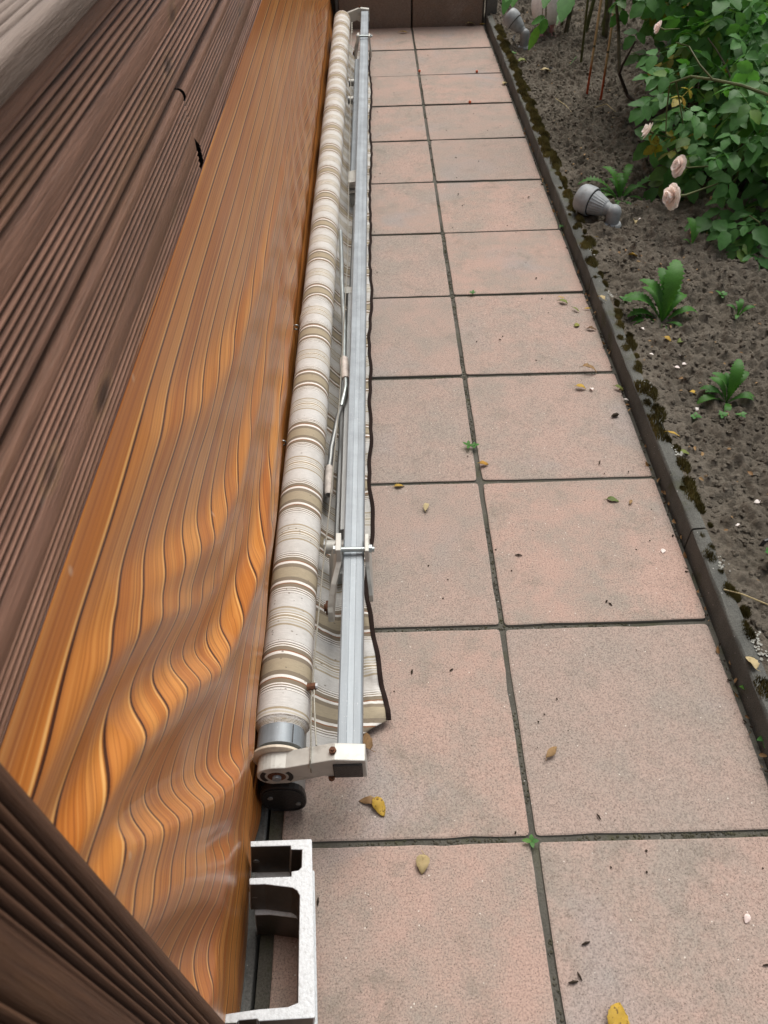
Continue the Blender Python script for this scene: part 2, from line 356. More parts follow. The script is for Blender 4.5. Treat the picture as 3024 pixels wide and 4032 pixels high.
PV = struct(obj('pavement', None))
b = MB(); b.box((-.5205, -1.52, -.055), (.506, 5.52, -.0075)); b.build('joint_filler', M['grout'], PV)
def rounded(w, h, r, n=3):
    P = []
    for cx, cy, a0 in ((w-r, h-r, 0), (-w+r, h-r, 90), (-w+r, -h+r, 180), (w-r, -h+r, 270)):
        for k in range(n): 
            a = math.radians(a0+90*k/(n-1)); P.append((cx+r*math.cos(a), cy+r*math.sin(a)))
    return P
hw = .2450
def slab_mesh(seed):
    rd = random.Random(seed); base = []
    c = rounded(hw, hw, .0085, 3)
    for i in range(12):
        p, q = Vector(c[i]).to_3d(), Vector(c[(i+1) % 12]).to_3d(); m = 9 if (q-p).length > .1 else 1
        base += [p.lerp(q, t/m) for t in range(m)]
    n = len(base); rg = []
    for off, z in ((.0045, 0), (.0014, -.0014), (0, -.005), (0, -.04)):
        rg.append([])
        for i, p in enumerate(base):
            e = off+(abs(mnoise.noise(Vector((p.x*38, p.y*38, seed*3.7))))*.0018+max(0, mnoise.noise(Vector((p.x*14, p.y*14, seed*1.3+5)))-.30)*.010 if z > -.01 else 0)
            rg[-1].append((p.x*(1-e/hw), p.y*(1-e/hw), z))
    V = [v for r_ in rg for v in r_]
    return mesh('paving_slab', V, [tuple(range(n))]+[(j*n+i, (j+1)*n+i, (j+1)*n+(i+1) % n, j*n+(i+1) % n) for j in range(3) for i in range(n)], M['slab'])
SLM = [slab_mesh(i) for i in range(6)]
for j in range(-3, 11):
    for i in (-1, 0):
        o = obj('paving_slab', random.choice(SLM), PV, (i*.5+.25+random.uniform(-.0015, .0015), j*.5+.25+random.uniform(-.0015, .0015), random.uniform(-.0022, .0012)),
                (random.uniform(-.004, .004), random.uniform(-.004, .004), random.uniform(-.003, .003)+math.pi/2*random.randrange(4)))
ES = struct(obj('edging_strip', None))
yy = -1.5
for L in (1.42, 1.0, 1.0, 1.0, 1.0, 1.0, .62):
    b = MB(); b.box((-.80, yy+.002, -.05), (-.5265, yy+L-.002, -.002)); b.build('edging_stone', M['edging'], ES, bevel=.004); yy += L

KB = struct(obj('kerb', None))
ky = [-1.76, -.51, .735, 1.985, 3.235, 4.485, 5.45]
for a, c in zip(ky[:-1], ky[1:]):
    b = MB(); ns = 26; ys = np.linspace(a+.003, c-.003, ns)
    prof = [(.508, -.05), (.508, .058), (.5088, .0645), (.5125, .0678), (.538, .068), (.545, .066), (.548, .056), (.548, -.05)]
    V = []
    for y in ys:
        for q, (x, z) in enumerate(prof):
            e = mnoise.noise(Vector((x*40, y*22, 3)))*.0035+mnoise.noise(Vector((x*90, y*70, 1)))*.002 if 1 < q < 7 else 0
            V.append((x+e*.5, y, z+e))
    b.add(V, [tuple(f) for f in grid_faces(ns, 8, True)]+[tuple(range(7, -1, -1)), tuple((ns-1)*8+i for i in range(8))])
    smooth_angle(b.build('kerb_stone', M['kerb'], KB))

RW = thing('retaining_wall', 'low brown concrete slab wall closing the far end of the path', 'wall', (0, 5.505, 0))
for x0, x1 in ((-.497, -.006), (.006, .484)):
    b = MB(); b.box((x0, 0, -.03), (x1, .042, .46)); b.build('wall_slab', M['wallslab'], RW, bevel=.004)
b = MB(); b.box((-.52, .006, -.03), (-.501, .05, .47)); b.build('corner_post', M['edging'], RW)
t = tag(obj('edging_post', None, None, (.512, 5.53, 0)), 'dark grey concrete post where kerb meets the far brown wall', 'post')
b = MB(); b.box((0, 0, -.03), (.075, .06, .42)); b.build('shaft', M['edging'], t, bevel=.004)
b = MB(); b.box((-.001, -.001, .42), (.076, .061, .432)); b.build('cap', M['kerb'], t, bevel=.003)
b = MB(); b.box((-6, 5.60, -.03), (.506, 12, .45)); struct(b.build('raised_terrace', M['soil']))
BW = thing('bed_wall', 'dark concrete board wall behind the flower bed', 'wall', (.60, 6.02, 0))
for k in range(5):
    b = MB(); b.box((k*.82, 0, -.03), (k*.82+.81, .045, .40)); b.build('wall_slab', M['wallslab'], BW, bevel=.004)

# soil bed
xs = np.linspace(.537, 3.0, 380); ys = np.linspace(-1.2, 6.02, 1100)
X, Y = np.meshgrid(xs, ys, indexing='ij')
Z = .040+.05*fbm(X*2.2, Y*2.2, 3, 3)+.040*fbm(X*13, Y*13, 4, 9)+.042*np.abs(fbm(X*26, Y*26, 3, 21))*2+.020*fbm(X*62, Y*62, 2, 31)
lump = np.clip(vnoise(X*38, Y*38, 77)-.45, 0, 1); Z = Z+.030*lump
edge = np.clip((X-.537)/.10, 0, 1); Z = (.061+.022*fbm(X*60, Y*25, 3, 4))*(1-edge)+Z*edge+.03*np.exp(-((X-1.25)/.3)**2-((Y-2.6)/.5)**2)
Z = np.minimum(Z, .072+.06*edge)
def soil_z(x, y):
    i = int(np.clip((x-.537)/(3.0-.537)*379, 0, 379)); j = int(np.clip((y+1.2)/7.22*1099, 0, 1099)); return float(Z[i, j])
struct(obj('soil_bed', mesh('soil_bed', np.stack([X, Y, Z], -1).reshape(-1, 3), grid_faces(380, 1100)[:, ::-1], M['soil'], True)))
# loose crumbs of earth
b = MB(); ico = [(0,0,1),(.89,0,.45),(.28,.85,.45),(-.72,.53,.45),(-.72,-.53,.45),(.28,-.85,.45),(.72,.53,-.45),(-.28,.85,-.45),(-.89,0,-.45),(-.28,-.85,-.45),(.72,-.53,-.45),(0,0,-1)]
icf = [(0,1,2),(0,2,3),(0,3,4),(0,4,5),(0,5,1),(1,6,2),(2,7,3),(3,8,4),(4,9,5),(5,10,1),(6,7,2),(7,8,3),(8,9,4),(9,10,5),(10,6,1),(6,11,7),(7,11,8),(8,11,9),(9,11,10),(10,11,6)]
for k in range(11000):
    x = .56+abs(random.gauss(0, .55)); y = random.uniform(.4, 5.9)
    if x > 2.4: continue
    r = random.choice((.003, .003, .004, .005, .006, .007, .009)); z = soil_z(x, y)+r*.25
    b.add([(x+vx*r*random.uniform(.5, 1.4), y+vy*r*random.uniform(.5, 1.4), z+vz*r*random.uniform(.5, 1.1)) for vx, vy, vz in ico], icf)
struct(b.build('soil_crumbs', M['soil']), 'stuff')

# ------------------------------------------------------------------ wooden fence
def groove_profile(W, T, ng=6, flat=.030, edge=.016, depth=.0055):
    """(w, t, ridge) along the face from w=0 to W; face at t=0, body towards -t"""
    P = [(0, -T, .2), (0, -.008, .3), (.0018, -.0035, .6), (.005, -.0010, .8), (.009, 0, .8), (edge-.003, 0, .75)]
    gw = (W-2*edge-flat)/(2*ng)
    def grp(w0):
        for k in range(ng):
            a = w0+k*gw
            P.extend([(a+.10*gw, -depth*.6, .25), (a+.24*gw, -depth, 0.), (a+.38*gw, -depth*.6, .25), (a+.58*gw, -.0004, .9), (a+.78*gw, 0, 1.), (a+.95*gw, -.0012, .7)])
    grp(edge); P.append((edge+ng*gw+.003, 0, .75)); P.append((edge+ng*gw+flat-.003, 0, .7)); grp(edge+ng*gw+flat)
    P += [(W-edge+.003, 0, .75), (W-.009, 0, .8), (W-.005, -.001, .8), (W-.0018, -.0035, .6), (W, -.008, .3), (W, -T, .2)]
    return P
def board(name, L0, L1, W, T, fn, mat, parent, ns=90, cut0=None, cut1=None, seed=0, label=None):
    P = groove_profile(W, T); n = len(P); V = []; A = []
    for i in range(ns):
        u = i/(ns-1)
        for (w_, t_, r_) in P:
            l0 = L0+(cut0(w_) if cut0 else 0); l1 = L1+(cut1(w_) if cut1 else 0); l = l0+(l1-l0)*u
            wob = mnoise.noise(Vector((l*9, w_*60, seed)))*.0009*(1 if .01 < w_ < W-.01 else .2)
            V.append(fn(l, w_+wob*.8, t_+wob*.5)); A.append(r_)
    F = [tuple(f) for f in grid_faces(ns, n)]
    F += [(i*n+n-1, i*n, (i+1)*n, (i+1)*n+n-1) for i in range(ns-1)]
    F += [tuple(range(n-1, -1, -1)), tuple((ns-1)*n+k for k in range(n))]
    o = obj(name, mesh(name, V, F, mat, attr={'ridge': A}), parent)
    if label: o['label'] = label
    if cut0: o.data.materials.append(M['black']); o.data.polygons[len(o.data.polygons)-2].material_index = 1  # start face coloured black so the board gap reads as a dark hole
    return smooth_angle(o, .9)
FENCE = thing('wooden_fence', 'brown grooved timber fence with flat handrail along the left of the path', 'fence', (0, 0, 0))
XF = -.545
face = lambda x, z0: (lambda l, w_, t_: (x+t_, l, z0+w_))
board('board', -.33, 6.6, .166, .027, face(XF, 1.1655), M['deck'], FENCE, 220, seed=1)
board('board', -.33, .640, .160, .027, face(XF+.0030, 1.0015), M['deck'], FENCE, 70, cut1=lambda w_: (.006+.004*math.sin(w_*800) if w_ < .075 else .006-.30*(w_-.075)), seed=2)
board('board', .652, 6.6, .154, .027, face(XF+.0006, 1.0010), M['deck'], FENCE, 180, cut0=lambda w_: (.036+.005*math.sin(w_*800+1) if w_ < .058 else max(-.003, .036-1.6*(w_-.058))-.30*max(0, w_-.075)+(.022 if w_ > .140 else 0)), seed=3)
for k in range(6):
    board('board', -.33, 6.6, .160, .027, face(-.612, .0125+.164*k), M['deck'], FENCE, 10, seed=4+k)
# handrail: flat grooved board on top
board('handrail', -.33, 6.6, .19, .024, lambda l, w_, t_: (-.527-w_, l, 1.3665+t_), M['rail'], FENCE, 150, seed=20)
for y in (-.32, 1.25, 2.85, 4.45, 6.05):
    b = MB(); b.box((-.72, y, -.02), (-.641, y+.09, 1.340)); b.build('post', M['post'], FENCE, bevel=.004)
    b = MB(); b.box((-.640, y+.005, 1.01), (-.573, y+.085, 1.320)); b.build('packing_block', M['post'], FENCE)
# vertical grooved facing boards of the end post beside the camera
for k in range(2):
    y1 = -.355-k*.172
    board('facing_board', 0.005, 1.34, .168, .027, (lambda y1: (lambda l, w_, t_: (-.490+t_, y1-w_, l)))(y1), M['deckv'], FENCE, 60, seed=30+k)
b = MB(); b.box((-.62, -.70, -.02), (-.519, -.372, 1.34)); b.build('end_post', M['post'], FENCE)

# ------------------------------------------------------------------ wood-print privacy screen
ya = np.concatenate([np.arange(-.56, .9, .0055), np.arange(.9, 2.2, .011), np.arange(2.2, 6.55, .022)])
sa = np.linspace(0, 1, 170)
YY, SS = np.meshgrid(ya, sa, indexing='ij'); ZT = 1.036
ZZ = ZT*(1-SS)+.006
def folds(y, z):
    D = np.zeros_like(y)
    # (points along crest y,z ; amplitude at those points ; width above, width below)
    L = [([(-.50, 1.00), (-.225, .862), (-.09, .735), (.03, .59), (.13, .515), (.40, .40), (.85, .30), (1.5, .24)], [.012, .030, .035, .033, .026, .019, .011, .004], .023, .056),
         ([(-.52, .97), (-.313, .835), (-.25, .725), (-.15, .548), (-.03, .37), (.08, .24), (.25, .13)], [.014, .032, .041, .041, .034, .018, .006], .024, .058),
         ([(-.52, .90), (-.36, .80), (-.27, .63), (-.19, .44), (-.12, .27), (-.06, .14)], [.014, .026, .034, .036, .032, .018], .026, .062),
         ([(-.45, 1.02), (-.12, .93), (.04, .80), (.20, .68), (.40, .585), (.75, .50), (1.3, .44)], [.003, .010, .017, .019, .016, .011, .004], .030, .060),
         ([(-.30, 1.03), (.10, .95), (.34, .82), (.62, .72), (1.1, .63), (1.8, .58)], [.001, .007, .012, .013, .010, .004], .036, .07),
         ([(-.36, 1.0), (-.20, .955), (-.08, .86), (.06, .70), (.18, .60), (.38, .50)], [.003, .008, .011, .011, .009, .004], .022, .040),
         ([(.20, .50), (.45, .36), (.75, .24), (1.1, .17)], [.004, .012, .012, .004], .024, .045),
         ([(-.50, .70), (-.40, .55), (-.33, .36), (-.29, .12)], [.010, .022, .026, .022], .04, .07)]
    for pts, amp, wu, wd in L:
        P = np.array(pts); best = np.full(y.shape, 9.); sg = np.zeros_like(y); am = np.zeros_like(y)
        for i in range(len(P)-1):
            a, c = P[i], P[i+1]; d = c-a; ll = d@d
            t = np.clip(((y-a[0])*d[0]+(z-a[1])*d[1])/ll, 0, 1)
            py, pz = a[0]+t*d[0], a[1]+t*d[1]; dist = np.hypot(y-py, z-pz)
            side = np.sign((y-py)*(-d[1])+(z-pz)*d[0])   # + above
            m = dist < best; best = np.where(m, dist, best); sg = np.where(m, side, sg); am = np.where(m, amp[i]+t*(amp[i+1]-amp[i]), am)
        wdt = np.where(sg > 0, wu, wd)
        D = D+am*np.exp(-(best/wdt)**2)
    return D
base = -.5395-.006*SS-.013*SS**2
D = folds(YY, ZZ)
far = np.clip((YY-.6)/1.2, 0, 1)
D = D+far*.0052*np.sin(YY*2*np.pi/.27+3*fbm(YY*.8, ZZ*2, 2, 5))*np.exp(-((SS-.66)/.17)**2)
D = D+.010*fbm(YY*1.6, ZZ*2.5, 2, 41)*np.sin(SS*np.pi)
D = D+.004*fbm(YY*6, ZZ*5, 2, 43)*np.sin(SS*np.pi)
# lower hem flicks out, in slanting pleats towards the far end
D = D+(.030*np.exp(-((SS-.73)/.17)**2))*(.30+.70*np.clip((.85-YY)/.55, 0, 1))
hem = np.clip((SS-.86)/.14, 0, 1)
D = D+hem*(.016*far+.007*far*np.sin((YY*11+ZZ*34)))-far*.006*np.exp(-((SS-.85)/.03)**2)
nearb = np.exp(-((YY+.16)/.16)**2)*np.clip((SS-.72)/.28, 0, 1)
D = D+.020*nearb*np.sin(np.clip((SS-.72)/.28, 0, 1)*np.pi*.8)
D = D*np.clip(SS/.05, 0, 1)
XX = base+D
flare = np.clip((SS-.70)/.22, 0, 1)*np.clip((YY+.02)/.12, 0, 1)*np.clip((1.5-YY)/.9, 0, 1)
D = D+flare*(.020+.010*np.sin(YY*24+ZZ*20+1))
XX = base+D
lim = np.where(ZZ < .34, np.where(YY > .04, np.where(ZZ < .10, -.531, -.5415+.024*np.clip((ZZ-.20)/.05, 0, 1)), -.526), -.500)
lim = np.where((YY < .06) & (ZZ < .55), -.528+.028*np.clip((ZZ-.22)/.2, 0, 1), lim)
XX = np.where(XX > lim-.008, lim-.008+.008*np.tanh((XX-lim+.008)/.016), XX)
XX = np.maximum(XX, -.582)
TP_ = thing('privacy_screen', 'glossy orange wood-print vinyl sheet hanging in folds below the fence boards', 'screen', (0, 0, 0))
tm = mesh('sheet', np.stack([XX, YY, ZZ], -1).reshape(-1, 3), grid_faces(len(ya), len(sa)), M['tarp'], True,
          uv=np.stack([YY, ZZ], -1).reshape(-1, 2))
tarp = obj('sheet', tm, TP_)
sm = tarp.modifiers.new('thick', 'SOLIDIFY'); sm.thickness = .0012; sm.offset = -1
# stitched hem band along the foot of the sheet
sel = [j for j in range(len(sa)) if ZZ[0, j] < .050]
i0 = int(np.searchsorted(ya, .12))
Hx = (XX[i0:, sel]+.0022); Hy = YY[i0:, sel]; Hz = ZZ[i0:, sel]
obj('hem', mesh('hem', np.stack([Hx, Hy, Hz], -1).reshape(-1, 3), grid_faces(len(ya)-i0, len(sel)), M['hem'], True), TP_)
# loose inner flap of the sheet curling forward at the near foot
fy = np.linspace(-.46, .02, 40); fs = np.linspace(0, 1, 26); A_, B_ = np.meshgrid(fy, fs, indexing='ij')
env = np.clip(np.sin((A_+.46)/.48*np.pi), 0, 1)**.7
fx = -.556+env*(.020*np.sin(B_*np.pi*.62))-.004*B_
fz = .31*env*(1-B_)+.006
obj('loose_flap', mesh('loose_flap', np.stack([fx, A_, fz], -1).reshape(-1, 3), grid_faces(40, 26), M['tarp'], True, uv=np.stack([A_, fz*1.1+.33], -1).reshape(-1, 2)), TP_)
for (u, v) in ((611, 957), (566, 1316), (640, 707)):
    p = G(u, v, .155); b = MB(); Rr, rr = .0085, .0024
    V = [((Rr+rr*math.cos(q))*math.cos(a)+p.x, p.y+rr*math.sin(q), p.z+(Rr+rr*math.cos(q))*math.sin(a)) for a in np.linspace(0, 2*math.pi, 20, False) for q in np.linspace(0, 2*math.pi, 8, False)]
    F = [(i*8+j, i*8+(j+1) % 8, ((i+1) % 20)*8+(j+1) % 8, ((i+1) % 20)*8+j) for i in range(20) for j in range(8)]
    b.add(V, F); b.tube([(p.x-.03, p.y, p.z-.002), (p.x-.0085, p.y, p.z)], .0022, 6)
    b.build('eyelet', M['rod'], TP_, smooth=True)

# ------------------------------------------------------------------ dismantled awning
AW = thing('awning', 'dismantled awning with beige striped fabric roll and grey steel bar lying on the path', 'awning', (0, 0, 0))
NY, FY = .165, 5.05
rc = lambda y: Vector((-.4845+(y-NY)/(FY-NY)*.022, y, .165))
RR = .0525
ys = np.concatenate([np.linspace(NY, 2.2, 260), np.linspace(2.2, FY, 170)[1:]]); na = 44
V = []; UVs = []
for y in ys:
    c = rc(y)
    for k in range(na):
        a = 2*math.pi*k/na
        r = RR+.0012*mnoise.noise(Vector((y*3.5, math.cos(a)*1.2, math.sin(a)*1.2)))+.0005*mnoise.noise(Vector((y*16, a*2, 4)))
        for yc, am in ((1.60, .0030), (1.36, .0012), (2.55, .002), (3.4, .003), (4.3, .0022)):
            dd = y-yc-.05*math.cos(a-.6); r += am*math.sin(dd*70)*math.exp(-(dd/.05)**2)
        V.append((c.x+r*math.cos(a), y, c.z+r*math.sin(a))); UVs.append((y+.003*mnoise.noise(Vector((y*4, a, 9)))+.004*math.cos(a), a*RR))
F = [tuple(f[::-1]) for f in grid_faces(len(ys), na, True)]
# seam of the UV wrap is underneath; close both ends with telescoped layers
roll = obj('fabric_roll', mesh('fabric_roll', V, F, M['roll'], True, uv=UVs), AW)
b = MB(); steps = [(RR, NY), (RR-.0012, NY-.001)]
for k in range(6): steps += [(RR-.0015-.0012*k, NY-.0005-.0022*k), (RR-.0015-.0012*k, NY-.0022-.0022*k)]
c = rc(NY)
def lathe(b, prof, c, n=44):
    V = [(c.x+r*math.cos(2*math.pi*k/n), y, c.z+r*math.sin(2*math.pi*k/n)) for r, y in prof for k in range(n)]
    b.add(V, [tuple(f) for f in grid_faces(len(prof), n, True)])
lathe(b, steps, c); me = mesh('roll_end', b.V, b.F, M['roll'], False, uv=[((v[1]-NY)*8+.23+random.choice((0, .018, -.02)), math.atan2(v[2]-c.z, v[0]-c.x)*.05) for v in b.V]); obj('roll_end', me, AW)
b = MB(); lathe(b, [(0, FY+.001), (.047, FY+.001), (RR-.0005, FY)], rc(FY)); b.build('roll_end', M['cream'], AW)
b = MB(); lathe(b, [(.0445, NY+.02), (.0445, NY-.052), (0, NY-.052)], rc(NY)); b.build('roller_tube', M['steel'], AW, smooth=False); smooth_angle(AW.children[-1])
b = MB(); b.box((-.458, NY-.0515, .2018), (-.4565, NY-.016, .2035)); b.build('tube_seam', M['black'], AW)
b = MB(); lathe(b, [(.0, .1065), (.046, .1065), (.0495, .1045), (.0495, .100), (.047, .0985), (0, .0985)], Vector((-.4875, 0, .164))); smooth_angle(b.build('end_disc', M['cream'], AW), .6)
b = MB(); b.tube([(-.4875, .075, .164), (-.4875, .12, .164)], .012, 14); smooth_angle(b.build('axle', M['steel2'], AW))
# square steel bar
bc0, bc1 = Vector((-.3505, .103, .182)), Vector((-.3185, 5.06, .182)); bw, bh = .0232, .026
b = MB()
prof = [(-bw, -bh+.003), (-bw+.003, -bh), (bw-.003, -bh), (bw, -bh+.003), (bw, bh-.003), (bw-.003, bh), (.007, bh), (.0065, bh-.0008), (-.0055, bh-.0008), (-.006, bh), (-bw+.003, bh), (-bw, bh-.003)]
V = []
for i in range(12):
    cc = bc0.lerp(bc1, i/11); V += [(cc.x+x, cc.y, cc.z+z) for x, z in prof]
b.add(V, [tuple(f[::-1]) for f in grid_faces(12, 12, True)]+[tuple(range(12)), tuple(11*12+k for k in range(11, -1, -1))])
b.build('square_bar', M['steel'], AW)
b = MB(); V = []
for i in range(12):
    cc = bc0.lerp(bc1, i/11); V += [(cc.x-.0050, cc.y+.001*(i == 0), cc.z+bh-.0005), (cc.x+.0058, cc.y+.001*(i == 0), cc.z+bh-.0005)]
b.add(V, [(2*i, 2*i+1, 2*i+3, 2*i+2) for i in range(11)]); b.build('bar_groove', M['stripe'], AW)
# end bracket (cast arm), near and far
def arm_prof():
    P = []
    for a in np.linspace(250, 90, 14): P.append((-.4875+.0375*math.cos(math.radians(a)), .162+.034*math.sin(math.radians(a))))
    P += [(-.468, .196), (-.386, .2215), (-.376, .2235), (-.3205, .2165), (-.3195, .150), (-.386, .150), (-.398, .158), (-.452, .140), (-.470, .132)]
    return P
def bracket(yf, yb, flip=False, dx=0.):
    r = obj('end_bracket', None, AW)
    P = [(x+dx, z) for x, z in arm_prof()]; b = MB()
    b.prism([(x, yf, z) for x, z in P], [(x, yb, z) for x, z in P])
    o = b.build('end_bracket_arm', M['cast'], None, bevel=.0018); o.name = 'end_bracket'; o.parent = AW
    bpy.data.objects.remove(r)
    s = -1 if not flip else 1; y0 = yf if not flip else yb
    b = MB(); b.box((-.3805+dx, min(y0, y0+s*.004), .1575), (-.3265+dx, max(y0, y0+s*.004), .208)); b.build('bar_plug', M['black'], o, bevel=.003)
    b = MB(); lathe(b, [(0, y0+s*.0008), (.0165, y0+s*.0008), (.0175, y0+s*.0002)][::1], Vector((-.4875+dx, 0, .162)), 24); b.build('axle_socket', M['rust'], o)
    b = MB(); b.tube([(-.4875+dx, y0, .162), (-.4875+dx, y0+s*.006, .162)], .0085, 16); b.build('axle_bolt', M['steel'], o)
    for sg in (-1, 1):
        b = MB(); Q = []
        for a in np.linspace(-40, 40, 8): Q.append((.031, a))
        for a in np.linspace(40, -40, 8): Q.append((.0225, a))
        P2 = [(-.4875+dx+sg*r_*math.cos(math.radians(a)), .162+r_*math.sin(math.radians(a))) for r_, a in Q]
        b.prism([(x, y0+s*.0005, z) for x, z in P2], [(x, y0-s*.0004, z) for x, z in P2]); b.build('slot', M['black'], o)
    b = MB(); yc = (yf+yb)/2
    hexr = lambda r, z: [(-.3795+dx+r*math.cos(k*math.pi/3), yc+r*math.sin(k*math.pi/3), z) for k in range(6)]
    b.prism(hexr(.0068, .2305), hexr(.0068, .2225)); b.tube([(-.3795+dx, yc, .2305), (-.3795+dx, yc, .2345)], .0035, 8); b.build('clamp_bolt', M['rust'], o)
    return o
br = bracket(.066, .100)
fb = bracket(5.063, 5.092, True, .030)
b = MB(); b.tube([(-.386, .066, .158), (-.386, .0645, .150)], .006, 10); b.build('bolt_hole', M['rust'], AW)
# front profile lying underneath with black oval end cap
def oval(cx, cz, w_, h_, n=20, p=.75):
    return [(cx+w_*math.copysign(abs(math.cos(a))**p, math.cos(a)), cz+h_*math.copysign(abs(math.sin(a))**p, math.sin(a))) for a in np.linspace(0, 2*math.pi, n, False)]
O = oval(-.486, .0545, .038, .0535)
b = MB(); b.prism([(x, .078, z) for x, z in O], [(x+.022, 5.06, z) for x, z in O]); smooth_angle(b.build('front_profile', M['steel2'], AW), .5)
O2 = oval(-.488, .0570, .0445, .0565, 24, .7)
b = MB(); b.prism([(x, .066, z) for x, z in O2], [(x, .078, z) for x, z in O2]); ec = b.build('end_cap', M['black'], AW, bevel=.002)
O3 = oval(-.488, .0560, .040, .0505, 24, .7); 
b = MB(); n3 = len(O3); b.add([(x, .0645, z) for x, z in O3]+[(x, .0665, z) for x, z in O3]+[(-.486+(x+.486)*.94, .0645, .0545+(z-.0545)*.94) for x, z in O3]+[(-.486+(x+.486)*.94, .0665, .0545+(z-.0545)*.94) for x, z in O3],
    [(i, (i+1) % n3, n3+(i+1) % n3, n3+i) for i in range(n3)]+[(2*n3+i, i, (i+1) % n3, 2*n3+(i+1) % n3)[::-1] for i in range(n3)]+[(3*n3+i, 2*n3+i, 2*n3+(i+1) % n3, 3*n3+(i+1) % n3)[::-1] for i in range(n3)])
b.build('cap_rim', M['black'], ec)
for x, z in ((-.512, .068), (-.460, .040)):
    b = MB(); b.tube([(x, .067, z), (x, .0635, z)], .0052, 12); b.build('screw', M['steel2'], ec)
# valance cloth spreading to the right on the slabs
edge = [(.244, -.276), (.355, -.293), (.508, -.314), (.591, -.325), (.665, -.326), (.758, -.314), (.857, -.304), (.965, -.316), (1.079, -.317), (1.181, -.308), (1.359, -.314), (1.531, -.308), (1.693, -.315), (1.995, -.301), (2.274, -.309), (2.508, -.302), (2.864, -.306), (3.333, -.292), (3.699, -.303), (4.0, -.290), (4.268, -.287), (4.6, -.300), (4.95, -.29)]
ev = np.array(edge); yv = np.concatenate([np.arange(.166, 2.5, .011), np.arange(2.5, 4.96, .022)]); xe = np.interp(yv+.085*np.exp(-(yv-.166)/.12), ev[:, 0], ev[:, 1])
xe = np.convolve(np.pad(xe, 4, 'edge'), np.ones(9)/9, 'valid'); sv = np.linspace(0, 1, 44)
Yv, Sv = np.meshgrid(yv, sv, indexing='ij'); Xe = np.repeat(xe[:, None], 44, 1)
Xs = -.449+(Yv-.1)*.0045; Xv = Xs+(Xe-Xs)*Sv
skew = .055*np.exp(-((Yv-.166)/.10))*(1-Sv)                       # near hem runs slantwise
Yw = Yv-skew*.25+.085*Sv*np.exp(-((Yv-.166)/.12))+.012*fbm(Yv*3, Sv*2, 2, 6)
slope = np.clip(1-Sv/.42, 0, 1); Zv = .004+.060*slope**1.3
amp = (.010+.012*Sv)*np.clip(1-slope, .15, 1)
Zv = Zv+np.abs(amp*(np.sin(Yv*22+2.6*np.sin(Yv*5.1)+Sv*1.3)*.5+.5))*(.25+.75*np.clip(np.sin(Sv*2.6), 0, 1)) + .010*np.abs(fbm(Yv*14+Sv*4, Sv*5, 3, 8))
Zv = Zv+.016*np.clip(Sv-.5, 0, 1)*np.abs(np.sin((Yv+Sv*.10)*46))*np.exp(-((Yv-.30)/.16)**2)
Zv = Zv+.024*np.exp(-((Yv-.40)/.12)**2)*np.clip((Sv-.55)/.35, 0, 1)*(1-.5*Sv)
val = obj('valance', mesh('valance', np.stack([Xv, Yw, Zv], -1).reshape(-1, 3), grid_faces(len(yv), 44)[:, ::-1], M['valance'], True, uv=np.stack([Yw+.006, Xv], -1).reshape(-1, 2)), AW)
m_ = val.modifiers.new('thick', 'SOLIDIFY'); m_.thickness = .001; m_.offset = 1
b = MB(); V = []
for i in range(len(yv)):
    x, y, z = Xv[i, -1], Yw[i, -1], Zv[i, -1]; wob = .0015*math.sin(y*50)
    for dx, dz in ((-.0055, .0012), (-.005, .0034), (0, .0046), (.005, .0034), (.0058, .0005), (0, -.0018)): V.append((x+dx+wob, y, max(z+dz, .0008)))
nb = len(yv); b.add(V, [tuple(f[::-1]) for f in grid_faces(nb, 6, True)]+[tuple(range(6)), tuple((nb-1)*6+k for k in range(5, -1, -1))])
smooth_angle(b.build('valance_trim', M['trim'], AW), .9)
